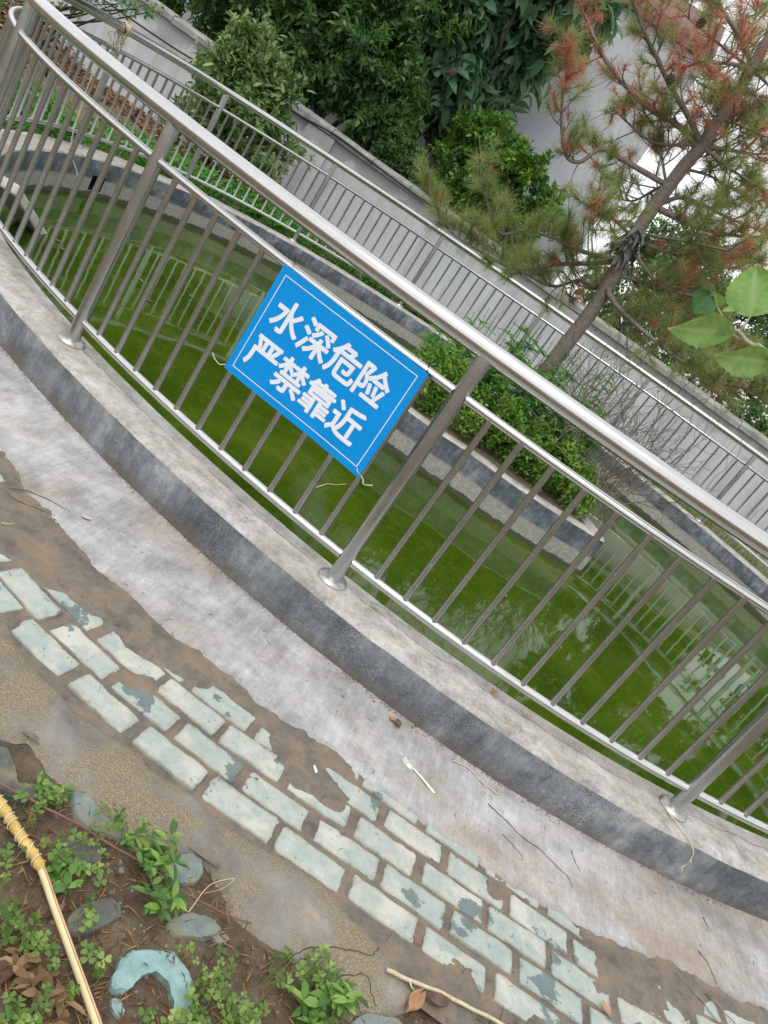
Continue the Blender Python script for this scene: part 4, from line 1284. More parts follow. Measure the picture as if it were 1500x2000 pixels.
            for q2 in range(2 if dead > .3 else 1):              # finer side shoots
                j2 = rnd.randint(1, 4); d2 = (dd + Vector((rnd.gauss(0, .7), rnd.gauss(0, .7), rnd.gauss(.2, .5)))).normalized(); L2 = L * rnd.uniform(.4, .8)
                e2 = tw[j2] + d2 * L2
                mb.tube([tw[j2] - inv, tw[j2].lerp(e2, .5) + Vector((0, 0, -.008)) - inv, e2 - inv], [.003, .0025, .002], 4, caps=False)
                if rnd.random() < (.55 if dead > .3 else .8): tuft(e2, d2, rnd.random() < dead)
            if dead > .3 and rnd.random() < .15: continue       # bare twig
            tuft(tw[-1], dd, isd)
            if rnd.random() < .55: tuft(tw[3], (dd + side * .3).normalized(), isd)
        mb.build('branch', MAT['bark'], root)
        tuft(c[-1], (c[-1] - c[-2]).normalized(), rnd.random() < dead)
    for P0, D0, nm, mt, cnt in ((green_P, green_D, 'needles', 'needle', 66), (dead_P, dead_D, 'dead_needles', 'needle_dead', 50)):
        P = np.array(P0); D = nrm_rows(np.array(D0)); n = len(P)
        idx = np.repeat(np.arange(n), cnt); m = len(idx)
        t = RNG.random(m)
        PP = P[idx] - D[idx] * (t * 0.06)[:, None]
        DD = D[idx] * 0.55 + unit(m) * 0.62
        sag = 0.12 if nm == 'needles' else 0.35
        DD[:, 2] -= sag * 0.6
        Ln = RNG.uniform(.07, .135, m) * (1 if nm == 'needles' else .85)
        tint = np.clip(RNG.random(n)[idx] * .6 + RNG.random(m) * .4, 0, 1)
        me = leaf_mesh(nm, PP - np.array(inv), DD, unit(m), Ln, np.full(m, .0014), tint, MAT[mt], shape='needle', droop=.12)
        tag(link(bpy.data.objects.new(nm, me), root), kind='stuff')
    # cones
    cone_m = mat_simple('pine_cone', srgb(74, 62, 56), .9, 0, .3, 80)
    for x, y, dy in ((1147, 0, .2), (1312, 146, -.25), (1377, 38, 0), (887, 133, .35)):
        p = at(x, y, PY + dy); mb = MB()
        mb.lathe([(.004, .0), (.018, .012), (.024, .028), (.020, .048), (.006, .068)], 10)
        for k in range(40):
            u = k / 40; a = k * 2.4; z = .006 + u * .056; r = np.interp(z, [0, .012, .028, .048, .068], [.006, .018, .024, .02, .006])
            q = Vector((math.cos(a) * r, math.sin(a) * r, z)); o = Vector((math.cos(a), math.sin(a), -.3))
            s = Vector((-math.sin(a), math.cos(a), 0))
            mb.add([q - s * .006, q + s * .006, q + o * .009 + Vector((0, 0, .004)), q + Vector((0, 0, .006))], [(0, 1, 2), (0, 2, 3), (1, 3, 2)])
        co = mb.build('cone', cone_m, root, smooth=False)
        co.location = p - inv; co.rotation_euler = (2.6 + rnd.uniform(-.4, .4), rnd.uniform(-.4, .4), 0)
    # grey cloth and twine bound round the trunk
    cl = mat_simple('grey_cloth', srgb(112, 116, 116), .95, 0, .3, 60, .01)
    p0 = at(1228, 478, PY); mb = MB()
    for k in range(90):
        a = rnd.uniform(0, 6.28); z = rnd.uniform(-.09, .13); r = .050 + rnd.uniform(0, .025)
        p = p0 + Vector((math.cos(a) * r, math.sin(a) * r, z)); o = Vector((math.cos(a), math.sin(a), rnd.uniform(-1.4, .1))).normalized(); s = Vector((-math.sin(a), math.cos(a), rnd.gauss(0, .3)))
        L = rnd.uniform(.04, .12); w = rnd.uniform(.008, .02)
        q = [p - s * w, p + s * w, p + o * L * .5 + s * w * .8 + Vector((0, 0, -.01)), p + o * L * .5 - s * w * .8, p + o * L + Vector((0, 0, -.03))]
        mb.add([v - inv for v in q], [(0, 1, 2, 3), (3, 2, 4)])
    for z in (-.05, .0, .05, .1):
        mb.tube([p0 + Vector((math.cos(a) * .053, math.sin(a) * .053, z + .01 * math.sin(a * 2))) - inv for a in np.linspace(0, 6.28, 20)[:-1]], .012, 6, closed=True)
    mb.build('cloth_wrap', cl, root, smooth=False)
build_pine()
# ------------------------------------------------------------------ foreground paving
def row_shift(x):
    return (0.2 * x * x + 0.05 * abs(x) if x < 0 else 0.0) + (0.25 * (x - 1.1) ** 2 if x > 1.1 else 0.0)

apron_edge = [(-2.6, 3.3), (-1.9, 2.62), (-1.35, 2.22), (-0.98, 2.00), (-0.80, 1.905), (-0.671, 1.861), (-0.571, 1.832), (-0.459, 1.816), (-0.34, 1.787), (-0.171, 1.777), (-0.043, 1.778), (0.003, 1.75), (0.152, 1.753), (0.273, 1.775),
              (0.418, 1.738), (0.519, 1.743), (0.624, 1.736), (0.731, 1.746), (0.841, 1.737), (0.979, 1.754), (1.1, 1.755), (1.185, 1.776), (1.362, 1.831), (1.544, 1.875), (1.72, 1.919), (2.1, 2.08), (2.6, 2.4), (3.2, 3.0)]
def build_apron():
    N, Mr = 420, 16
    e = catmull([(x, y, 0) for x, y in apron_edge], N)
    vs, ed = [], []
    for i, p in enumerate(e):
        th = math.atan2(p.y - CY, p.x - CX)
        q = ring_pt(th, 0.02)
        d = Vector((math.cos(th), math.sin(th), 0))
        j = 0.010 * fbm(p.x * 9, p.y * 9, 2.0, 4) + 0.006 * fbm(p.x * 40, p.y * 40, 1.0, 3)
        p = p + d * j
        for k in range(Mr):
            u = (k / (Mr - 1)) ** 1.5
            v = p.lerp(q, u); v.z = 0
            w = (v - p).length
            z = PATH_Z - 0.010 + 0.0155 * sstep(0, 0.05, w) + 0.0016 * fbm(v.x * 6, v.y * 6, 0, 3)
            vs.append((v.x, v.y, z)); ed.append(max(0.0, 1 - w / (0.055 + 0.04 * fbm(v.x * 5, v.y * 5, 7))) if w < .12 else 0.0)
    fs = [(i * Mr + k, (i + 1) * Mr + k, (i + 1) * Mr + k + 1, i * Mr + k + 1) for i in range(N - 1) for k in range(Mr - 1)]
    o = MB().add(vs, fs).build('path_apron', MAT['apron'])
    a = o.data.attributes.new('edge', 'FLOAT', 'POINT'); a.data.foreach_set('value', ed)
    tag(o, kind='structure')
build_apron()

def grid_sheet(name, x0, x1, y0, y1, step, zf, mat):
    nx, ny = int((x1 - x0) / step) + 1, int((y1 - y0) / step) + 1
    vs = []
    for j in range(ny):
        for i in range(nx):
            x, y = x0 + i * step, y0 + j * step
            vs.append((x, y, zf(x, y)))
    fs = [(j * nx + i, j * nx + i + 1, (j + 1) * nx + i + 1, (j + 1) * nx + i) for j in range(ny - 1) for i in range(nx - 1)]
    o = MB().add(vs, fs).build(name, mat)
    return tag(o, kind='structure')

humps = [(-0.80, 1.80, .11, .016), (-0.66, 1.79, .07, .016), (-0.62, 1.70, .045, .010), (-0.50, 1.755, .055, .016), (-0.36, 1.745, .06, .016), (-0.27, 1.72, .05, .015), (-0.17, 1.735, .05, .012),
         (0.215, 1.665, .055, .015), (0.30, 1.645, .045, .013), (0.16, 1.70, .05, .012), (1.17, 1.70, .055, .014), (1.26, 1.74, .06, .014), (1.42, 1.80, .06, .012), (-0.58, 1.50, .03, .011), (-0.95, 1.75, .1, .014), (-0.24, 1.60, .03, .010),
         (0.80, 1.70, .03, .010), (-0.28, 1.57, .03, .009), (1.25, 1.57, .03, .010), (0.60, 1.33, .05, .012), (0.74, 1.35, .06, .012), (0.95, 1.37, .06, .010)]
def mud_z(x, y):
    z = -0.1688
    for hx, hy, hr, ha in humps:
        d2 = ((x - hx) ** 2 + (y - hy) ** 2) / (hr * hr)
        if d2 < 6:
            z += ha * math.exp(-d2)
    z = -0.1688 + min(z + 0.1688, 0.0085)
    z += 0.0030 * fbm(x * 13, y * 13, 0, 4) + 0.0010 * fbm(x * 60, y * 60, 3, 2)
    # mud washed up on the bricks beside the apron
    ye = np.interp(x, [p[0] for p in apron_edge], [p[1] for p in apron_edge])
    z += (0.006 - 0.0045 * sstep(.30, .42, x) * sstep(1.15, 1.0, x)) * sstep(0.055, 0.0, ye - y)
    return z
grid_sheet('brick_path', -1.5, 2.3, 1.26, 2.2, 0.0085, lambda x, y: mud_z(x, y) if y < 1.25 + 0.95 else -0.18, MAT['mud'])

def brick_mesh(seed):
    rnd = random.Random(seed)
    L, W = 0.176, 0.076
    n = 5
    out = []
    # outline with worn, slightly wavy edges and soft corners
    def edge(ax, ay, bx, by, k):
        for i in range(k):
            t = i / k
            out.append((ax + (bx - ax) * t + rnd.gauss(0, .0016), ay + (by - ay) * t + rnd.gauss(0, .0016)))
    c = 0.005
    edge(-L / 2 + c, -W / 2, L / 2 - c, -W / 2, 8); edge(L / 2 - c, -W / 2, L / 2, -W / 2 + c, 2)
    edge(L / 2, -W / 2 + c, L / 2, W / 2 - c, 4); edge(L / 2, W / 2 - c, L / 2 - c, W / 2, 2)
    edge(L / 2 - c, W / 2, -L / 2 + c, W / 2, 8); edge(-L / 2 + c, W / 2, -L / 2, W / 2 - c, 2)
    edge(-L / 2, W / 2 - c, -L / 2, -W / 2 + c, 4); edge(-L / 2, -W / 2 + c, -L / 2 + c, -W / 2, 2)
    m = len(out)
    vs = [(x, y, -0.03) for x, y in out] + [(x, y, -0.004) for x, y in out] + [(x * .988, y * .975, 0) for x, y in out]
    fs = []
    for i in range(m):
        j = (i + 1) % m
        fs.append((i, j, m + j, m + i)); fs.append((m + i, m + j, 2 * m + j, 2 * m + i))
    fs.append(tuple(range(2 * m, 3 * m)))
    return MB().add(vs, fs).mesh('brick', MAT['brick'])
def build_bricks():
    root = bpy.data.objects['brick_path']
    meshes = [brick_mesh(s) for s in range(8)]
    for me in meshes: smooth_angle(me, 50)
    rows = [(1.430, 0.027), (1.5185, 0.095), (1.6105, -0.008), (1.6965, 0.055), (1.785, -0.03)]
    rnd = random.Random(3)
    for ri, (y0, off) in enumerate(rows):
        for k in range(-8, 12):
            xs = off + k * 0.1985 + rnd.gauss(0, .003)
            xc = xs + 0.088
            if xc < -1.45 or xc > 2.2: continue
            y = y0 + row_shift(xc) + rnd.gauss(0, .0022)
            if ri == 0 and xc < -0.75: continue
            sl = (row_shift(xc + .05) - row_shift(xc - .05)) / .1
            o = link(bpy.data.objects.new('brick', rnd.choice(meshes)), root)
            o.location = (xc, y, PATH_Z + rnd.gauss(0, .0014))
            o.rotation_euler = (rnd.gauss(0, .010), rnd.gauss(0, .006), math.atan(sl) + rnd.gauss(0, .012) + (math.pi if rnd.random() < .5 else 0))
            o.scale = (rnd.uniform(.96, 1.03), rnd.uniform(.95, 1.05), 1)
build_bricks()

cem_up = [(-1.30, 1.83), (-1.0, 1.66), (-0.78, 1.56), (-0.606, 1.49), (-0.5, 1.45), (-0.393, 1.43), (-0.275, 1.402), (-0.159, 1.412), (-0.103, 1.394), (-0.011, 1.400), (0.052, 1.389), (0.181, 1.385), (0.269, 1.403), (0.367, 1.402), (0.431, 1.374), (0.531, 1.36), (0.60, 1.345), (0.645, 1.30)]
cem_lo = [(-1.30, 1.50), (-1.0, 1.38), (-0.78, 1.30), (-0.55, 1.24), (-0.377, 1.220), (-0.326, 1.247), (-0.251, 1.220), (-0.195, 1.206), (-0.046, 1.187), (0.033, 1.223), (0.106, 1.254), (0.154, 1.233), (0.211, 1.179), (0.343, 1.165), (0.422, 1.150), (0.51, 1.148), (0.58, 1.19), (0.63, 1.25)]
def build_cement():
    N, Mr = 260, 26
    a = catmull([(x, y, 0) for x, y in cem_lo], N); b = catmull([(x, y, 0) for x, y in cem_up], N)
    vs = []
    for i in range(N):
        lo, hi = a[i].copy(), b[i].copy()
        lo.y += 0.010 * fbm(lo.x * 14, 1.7, 0, 4); hi.y += 0.008 * fbm(hi.x * 14, 5.7, 0, 4)
        for k in range(Mr):
            u = k / (Mr - 1)
            p = lo.lerp(hi, u); w = (hi - lo).length
            edge = min(u, 1 - u) * w
            z = PATH_Z - 0.016 + 0.018 * sstep(0, .035, u * w) * (0.25 + .75 * sstep(0, .09, (1 - u) * w)) + 0.010 * sstep(0, 0.03, (1 - u) * w) * (1 - sstep(0, .12, (1 - u) * w))
            z += 0.004 * fbm(p.x * 7, p.y * 7, 0, 4)
            if i in (0, N - 1): z = PATH_Z - .02
            vs.append((p.x, p.y, z))
    fs = [(i * Mr + k, (i + 1) * Mr + k, (i + 1) * Mr + k + 1, i * Mr + k + 1) for i in range(N - 1) for k in range(Mr - 1)]
    tag(MB().add(vs, fs).build('mortar_band', MAT['mortar']), kind='structure')
build_cement()
def soil_z(x, y):
    return -0.178 + 0.010 * fbm(x * 7, y * 7, 0, 4) + 0.003 * fbm(x * 40, y * 40, 2, 3) - 0.012 * sstep(1.20, 1.30, y) * (1 if x < .55 else 0.2)
grid_sheet('soil', -1.3, 1.7, 0.2, 1.42, 0.010, lambda x, y: soil_z(x, y) - 0.01 * sstep(1.34, 1.42, y), MAT['soil'])
# fissures in mortar, apron and kerb top: flat dark strips, their shade painted in
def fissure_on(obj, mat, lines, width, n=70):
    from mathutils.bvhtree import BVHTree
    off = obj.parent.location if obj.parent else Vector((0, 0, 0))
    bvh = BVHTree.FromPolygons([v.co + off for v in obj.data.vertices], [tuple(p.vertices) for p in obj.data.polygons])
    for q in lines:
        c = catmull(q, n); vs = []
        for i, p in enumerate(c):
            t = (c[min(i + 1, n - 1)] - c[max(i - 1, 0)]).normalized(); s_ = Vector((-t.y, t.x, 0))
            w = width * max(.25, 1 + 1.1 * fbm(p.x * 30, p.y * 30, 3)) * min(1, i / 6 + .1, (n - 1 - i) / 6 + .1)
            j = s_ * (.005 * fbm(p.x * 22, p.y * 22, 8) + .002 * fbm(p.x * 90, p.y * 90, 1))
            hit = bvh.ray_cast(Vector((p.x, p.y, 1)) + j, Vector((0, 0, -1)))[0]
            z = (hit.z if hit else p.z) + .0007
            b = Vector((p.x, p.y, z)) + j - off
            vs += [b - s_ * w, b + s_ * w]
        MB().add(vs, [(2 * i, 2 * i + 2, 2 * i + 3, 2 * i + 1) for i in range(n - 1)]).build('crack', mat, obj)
def cracks():
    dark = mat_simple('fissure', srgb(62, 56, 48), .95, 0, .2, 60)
    root = bpy.data.objects['mortar_band']
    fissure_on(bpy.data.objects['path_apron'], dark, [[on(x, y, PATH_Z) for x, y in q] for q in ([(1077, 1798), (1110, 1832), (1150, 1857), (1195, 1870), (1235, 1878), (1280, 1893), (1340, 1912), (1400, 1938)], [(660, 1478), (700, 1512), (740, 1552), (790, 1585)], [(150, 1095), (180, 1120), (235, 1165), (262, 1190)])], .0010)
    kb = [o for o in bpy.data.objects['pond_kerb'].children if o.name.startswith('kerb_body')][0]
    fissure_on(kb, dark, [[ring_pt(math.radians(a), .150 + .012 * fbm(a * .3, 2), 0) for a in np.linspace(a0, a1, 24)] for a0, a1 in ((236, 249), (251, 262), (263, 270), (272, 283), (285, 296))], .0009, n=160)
    from mathutils.bvhtree import BVHTree
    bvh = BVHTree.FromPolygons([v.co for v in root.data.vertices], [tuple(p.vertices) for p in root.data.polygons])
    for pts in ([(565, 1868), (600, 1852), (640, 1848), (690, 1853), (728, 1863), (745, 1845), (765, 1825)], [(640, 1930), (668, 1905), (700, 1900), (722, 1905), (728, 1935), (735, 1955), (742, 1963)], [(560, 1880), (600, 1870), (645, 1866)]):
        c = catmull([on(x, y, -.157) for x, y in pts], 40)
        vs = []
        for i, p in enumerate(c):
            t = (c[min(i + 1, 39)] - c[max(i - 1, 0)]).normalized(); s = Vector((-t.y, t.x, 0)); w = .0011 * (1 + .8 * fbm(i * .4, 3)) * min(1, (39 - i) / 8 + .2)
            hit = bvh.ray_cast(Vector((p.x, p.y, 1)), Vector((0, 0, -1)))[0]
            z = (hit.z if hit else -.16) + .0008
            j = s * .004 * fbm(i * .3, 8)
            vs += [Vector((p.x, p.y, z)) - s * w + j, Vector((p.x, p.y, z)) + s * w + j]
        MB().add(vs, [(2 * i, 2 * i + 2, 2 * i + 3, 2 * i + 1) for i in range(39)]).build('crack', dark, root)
cracks()

# ------------------------------------------------------------------ broken pavers in the soil
def stone(name, label, pts, h, mat, cat='stone', group=None, z=None, tilt=(0, 0), hole=None, cen=None):
    P = [on(x, y, -.165) for x, y in pts]
    c = sum(P, Vector()) / len(P)
    if z is None: z = soil_z(c.x, c.y)
    root_loc = Vector((c.x, c.y, z - 0.012))
    rnd = random.Random(int(c.x * 1e4) & 0xffff)
    # smooth, slightly irregular outline
    n = len(P); out = []
    for i in range(n):
        a, b, c2, d = P[i - 1], P[i], P[(i + 1) % n], P[(i + 2) % n]
        for k in range(5):
            t = k / 5
            q = b.lerp(c2, t) * .65 + (0.5 * ((2 * b) + (c2 - a) * t + (2 * a - 5 * b + 4 * c2 - d) * t * t + (3 * b - a - 3 * c2 + d) * t ** 3)) * .35
            out.append(Vector((q.x + rnd.gauss(0, .0009), q.y + rnd.gauss(0, .0009), 0)) - Vector((c.x, c.y, 0)))
    m = len(out)
    vs = [Vector((q.x * 1.03, q.y * 1.03, -.02)) for q in out] + [Vector((q.x, q.y, h + .008)) for q in out] + [Vector((q.x * .93, q.y * .93, h + .012 + rnd.gauss(0, .0008))) for q in out]
    fs = []
    for i in range(m):
        j = (i + 1) % m
        fs += [(i, j, m + j, m + i), (m + i, m + j, 2 * m + j, 2 * m + i)]
    bm_ = MB().add(vs, fs)
    bm_.add([Vector((q.x * .93, q.y * .93, h + .012)) for q in out], [tuple(range(m))])
    o = bm_.build(name, mat)
    smooth_angle(o, 40)
    o.location = root_loc; o.rotation_euler = (tilt[0], tilt[1], 0)
    return tag(o, label, cat, group)
stone('broken_paver', 'chipped grey-green paver half buried between clover and hose', [(98, 1665), (130, 1635), (165, 1628), (198, 1650), (200, 1685), (165, 1685), (140, 1690), (105, 1685)], .012, MAT['teal'], group='broken pavers in the soil')
stone('broken_paver', 'long grey-green paver fragment crossed by the pale hose side', [(130, 1790), (160, 1765), (215, 1750), (240, 1765), (238, 1790), (190, 1815), (160, 1825), (135, 1815)], .012, MAT['teal'], group='broken pavers in the soil')
stone('broken_paver', 'rust-stained rounded paver set against the mortar edge', [(318, 1695), (345, 1662), (380, 1660), (400, 1675), (402, 1700), (385, 1720), (350, 1722)], .012, MAT['teal'], group='broken pavers in the soil')
stone('broken_paver', 'dark grey rounded stone beside the purple-brown twig', [(325, 1805), (340, 1788), (375, 1780), (420, 1795), (435, 1815), (400, 1832), (345, 1828)], .010, MAT['teal'], group='broken pavers in the soil')
stone('broken_paver', 'small dark chip of paver beside the rounded stone', [(415, 1825), (440, 1815), (452, 1830), (432, 1842)], .008, MAT['teal'], group='broken pavers in the soil')
stone('broken_paver', 'flat teal paver slab emerging from the mortar by the square hole', [(140, 1545), (165, 1545), (205, 1590), (245, 1625), (250, 1642), (215, 1632), (170, 1615), (148, 1590)], .010, MAT['teal'], group='broken pavers in the soil', z=-.176)
stone('broken_paver', 'teal paver corner beside the square hole with soil in it', [(-20, 1460), (10, 1455), (30, 1500), (35, 1530), (75, 1530), (95, 1515), (110, 1535), (108, 1560), (50, 1562), (0, 1545), (-25, 1530)], .012, MAT['teal'], group='broken pavers in the soil', z=-.176)
stone('broken_paver', 'flat dark slab at the cracked end of the mortar band', [(690, 1990), (720, 1975), (780, 1985), (800, 2010), (720, 2030)], .010, MAT['teal'], group='broken pavers in the soil')
stone('blue_paver', 'pale blue painted C-shaped paver fragment with soil in its hollow', [(218, 1918), (240, 1870), (268, 1852), (340, 1856), (372, 1898), (380, 1935), (372, 1990), (345, 2010), (340, 1960), (332, 1920), (305, 1895), (275, 1905), (250, 1935), (225, 1930)], .014, MAT['blue_paint'], 'paver')
stone('blue_chip', 'small pale blue paint chip lying below the C-shaped fragment', [(222, 1940), (240, 1942), (250, 1965), (243, 1985), (228, 1970)], .006, MAT['blue_paint'], 'chip')
stone('red_pebble', 'small reddish pebble stuck beside the last pale brick', [(806, 1826), (816, 1822), (824, 1832), (820, 1848), (808, 1842)], .008, mat_simple('red_pebble', srgb(128, 100, 88), .9, 0, .2, 60), 'pebble', z=-.170)

# ------------------------------------------------------------------ hose
def build_hose():
    px = [(-120, 1480), (-50, 1515), (0, 1568), (35, 1625), (75, 1690), (108, 1775), (150, 1890), (190, 2000), (235, 2130), (300, 2300)]
    P = [on(x, y, -.158) for x, y in px]
    P[0].z = -.162; P[-1].z = -.165; P[4].z = -.155
    root = empty('garden_hose', (P[4].x, P[4].y, -.17), 'pale yellow garden hose with red stripe and yellow tape bandage lying over clover', 'hose')
    inv = root.location
    c = catmull(P, 120)
    cream = mat_simple('hose_cream', srgb(218, 202, 156), .5, 0, .08, 14)
    red = mat_simple('hose_red', srgb(196, 84, 74), .5, 0, .05, 20)
    yel = mat_simple('yellow_tape', srgb(204, 172, 98), .65, 0, .3, 60, .01)
    strg = mat_simple('white_string', srgb(226, 220, 204), .8, 0, .1, 60)
    MB().tube([p - inv for p in c], .0072, 16).build('tube', cream, root)
    st = []
    for i, p in enumerate(c):
        t = (c[min(i + 1, 119)] - c[max(i - 1, 0)]).normalized(); s = Vector((-t.y, t.x, 0))
        a = .35
        st.append(p + (Vector((.45, -.25, 1)) - t * Vector((.45, -.25, 1)).dot(t)).normalized() * .0068 - inv)
    MB().tube(st, .0009, 6).build('red_stripe', red, root)
    i0, i1 = 16, 56
    wr = []
    for i in range(i0, i1):
        wr.append((c[i] - inv, 0.0093 + .0012 * math.sin(i * 1.7) + .0008 * math.sin(i * 3.1 + 1) + (-.0015 if i in (i0, i1 - 1) else 0)))
    MB().tube([p for p, r in wr], [r for p, r in wr], 16).build('tape_wrap', yel, root)
    sp_ = []
    for k in range(240):
        u = k / 239 * (i1 - i0 - 4) + i0 + 1
        i = int(u); p = c[i].lerp(c[i + 1], u - i)
        t = (c[i + 1] - c[i]).normalized(); s = Vector((-t.y, t.x, 0)); n = s.cross(t) * -1
        a = k * .26 + 1.3 * math.sin(k * .11)
        sp_.append(p + (s * math.cos(a) + Vector((0, 0, 1)) * math.sin(a)) * .0112 - inv)
    MB().tube(sp_, .0009, 5).build('string', strg, root)
build_hose()

# ------------------------------------------------------------------ weeds and clover
HOSE = [on(x, y, -.15) for x, y in ((-50, 1515), (0, 1568), (35, 1625), (75, 1690), (108, 1775), (150, 1890), (190, 2000), (235, 2130))]
BLUE_C = on(300, 1920, -.17)
def hose_d(x, y):
    q = Vector((x, y)); best = 9
    for a, b in zip(HOSE, HOSE[1:]):
        d = b.xy - a.xy; t = max(0, min(1, (q - a.xy).dot(d) / d.length_squared)); best = min(best, (q - a.xy - d * t).length)
    return best
def clover():
    pts = []
    rnd = random.Random(9)
    regions = [((0, 1560), (120, 1700), 60), ((0, 1640), (200, 1900), 130), ((0, 1850), (190, 2050), 270), ((200, 1990), (480, 2060), 40), ((420, 1880), (640, 2060), 150), ((130, 1560), (280, 1660), 12), ((280, 1850), (470, 1960), 10), ((-200, 1700), (0, 2100), 160), ((300, 1880), (520, 2030), 70)]
    for (a, b), (c, d), n in regions:
        for _ in range(n):
            p = on(rnd.uniform(a, c), rnd.uniform(b, d), -.17)
            if fbm(p.x * 9, p.y * 9, 4) < -.10 or hose_d(p.x, p.y) < .026 or (p - BLUE_C).length < .055: continue
            pts.append((p.x, p.y, soil_z(p.x, p.y), rnd.uniform(.02, .055)))
    V, F, T = [], [], []
    SV, SF = [], []
    sm = MB()
    for (x, y, z, h) in pts:
        tl = Vector((rnd.gauss(0, .35), rnd.gauss(0, .35), 1)).normalized()
        a0 = rnd.uniform(0, 6.28); L = rnd.uniform(.006, .0135); tt = rnd.random()
        X = tl.orthogonal().normalized(); Y = tl.cross(X)
        top = Vector((x + tl.x * .02, y + tl.y * .02, z + h))
        sm.tube([Vector((x, y, z - .005)), Vector((x, y, z + h * .6)), top], .0007, 4, caps=False)
        for k in range(3):
            a = a0 + k * 2.094 + rnd.gauss(0, .12)
            d = X * math.cos(a) + Y * math.sin(a); s = tl.cross(d)
            out = [(0, 0), (.45, .42), (.85, .52), (1.05, .30), (.95, 0), (1.05, -.30), (.85, -.52), (.45, -.42)]
            b = len(V)
            lift = rnd.uniform(-.1, .3)
            for u, v in out:
                V.append(top + d * u * L + s * v * L + tl * (abs(v) * .35 * L + lift * u * L))
            F += [(b, b + 1, b + 2, b + 4), (b + 2, b + 3, b + 4), (b, b + 4, b + 6, b + 7), (b + 4, b + 5, b + 6)]
            T += [tt * .6 + rnd.random() * .4] * 4
    mb = MB(); mb.add(V, F)
    root = None
    o = mb.build('clover', MAT['leaf_cover_near'])
    at_ = o.data.attributes.new('tint', 'FLOAT', 'FACE'); at_.data.foreach_set('value', T)
    tag(o, 'patch of low green clover leaves spreading over the soil and hose', 'clover', kind='stuff')
    so = sm.build('clover_stems', MAT['leaf_cover_near'])
    a2 = so.data.attributes.new('tint', 'FLOAT', 'FACE'); a2.data.foreach_set('value', [.9] * len(sm.f))
    so.parent = o; tag(so, kind='stuff')
    # dry stalks, bits of straw and dead grass on the soil
    n = 2200
    rx = RNG.uniform(0, 800, n); ry = RNG.uniform(1560, 2080, n)
    P = []
    for a, b in zip(rx, ry):
        p = on(a, b, -.17)
        if p.y > 1.17 + (.06 if p.x < .2 else 0): continue
        P.append((p.x, p.y, soil_z(p.x, p.y) + .004))
    for _ in range(260):
        p = on(RNG.uniform(800, 1000), RNG.uniform(1890, 2060), -.17); P.append((p.x, p.y, soil_z(p.x, p.y) + .004))
    P = np.array(P); n = len(P)
    D = unit(n); D[:, 2] = np.abs(D[:, 2]) * .25
    me = leaf_mesh('soil_litter', P, D, np.array([0, 0, 1.]) + unit(n) * .4, RNG.uniform(.01, .05, n), RNG.uniform(.0006, .0022, n), RNG.random(n), MAT['leaf_dry'], shape='diamond', droop=.05)
    tag(link(bpy.data.objects.new('soil_litter', me)), 'bits of dry straw and dead grass strewn over the soil', 'litter', kind='stuff')
MAT['leaf_cover_near'] = mat_leaf('leaf_clover', [(0.0, srgb(66, 96, 42)), (0.5, srgb(104, 136, 62)), (0.85, srgb(144, 168, 92)), (1.0, srgb(176, 172, 100))], 0.5, 0.3)
MAT['leaf_weed'] = mat_leaf('leaf_weed', [(0.0, srgb(70, 102, 52)), (0.5, srgb(100, 138, 66)), (1.0, srgb(142, 176, 86))], 0.45, 0.3)
MAT['leaf_brown'] = mat_leaf('leaf_brown', [(0.0, srgb(84, 62, 42)), (0.5, srgb(126, 98, 68)), (1.0, srgb(160, 132, 96))], 0.7, 0.15)
clover()
def weed(px, py, label, stems, h, L, W, mat='leaf_weed', name='weed', cat='weed', spread=.05, per=9):
    b = on(px, py, -.172); b.z = soil_z(b.x, b.y)
    root = empty(name, b, label, cat, 'weeds in the soil')
    rnd = random.Random(px)
    P, D, N = [], [], []
    for s in range(stems):
        a = s * 2.4 + rnd.random(); top = Vector((math.cos(a) * spread * rnd.uniform(.4, 1), math.sin(a) * spread * rnd.uniform(.4, 1), h * rnd.uniform(.6, 1)))
        c = catmull([Vector((0, 0, -.01)), top * .5 + Vector((0, 0, h * .12)), top], 7)
        MB().tube(c, [.0016 - .0009 * i / 6 for i in range(7)], 5).build('stem', MAT['leaf_herbstem'], root)
        for k in range(per):
            i = rnd.randint(2, 6); w = rnd.uniform(0, 6.28)
            P.append(c[i]); D.append((math.cos(w), math.sin(w), rnd.uniform(-.1, .7))); N.append((rnd.gauss(0, .3), rnd.gauss(0, .3), 1))
    n = len(P)
    me = leaf_mesh('leaves', np.array(P), np.array(D), np.array(N), L * RNG.uniform(.6, 1.2, n), W * RNG.uniform(.7, 1.2, n), RNG.random(n), MAT[mat], droop=.3)
    link(bpy.data.objects.new('leaves', me), root)
MAT['leaf_herbstem'] = mat_simple('weed_stem', srgb(106, 112, 66), .6, 0, .2, 40)
weed(285, 1690, 'bushy green weed with narrow leaves in the middle of the bare soil', 8, .075, .032, .0065)
weed(300, 1770, 'low green weed with pointed leaves below the purple-brown twig', 5, .05, .036, .007)
weed(645, 1955, 'upright weed with long pointed leaves at the cracked end of the mortar', 6, .06, .042, .008)
weed(600, 1985, 'broad pale green weed rooted under the cracked mortar', 4, .045, .040, .009)
weed(240, 1645, 'tiny green weed at the edge of the teal paver slab', 4, .05, .020, .005)
weed(90, 1555, 'small leafy weed growing beside the square soil hole', 4, .035, .020, .007)
weed(105, 1720, 'small weed with oval leaves tucked beside the tape bandage', 4, .04, .026, .009)
weed(45, 1905, 'withered brown weed with curled dead leaves among the clover', 5, .04, .034, .008, 'leaf_brown', spread=.045)
weed(95, 1990, 'drooping withered brown weed next to the lower hose', 4, .035, .034, .008, 'leaf_brown', spread=.03)

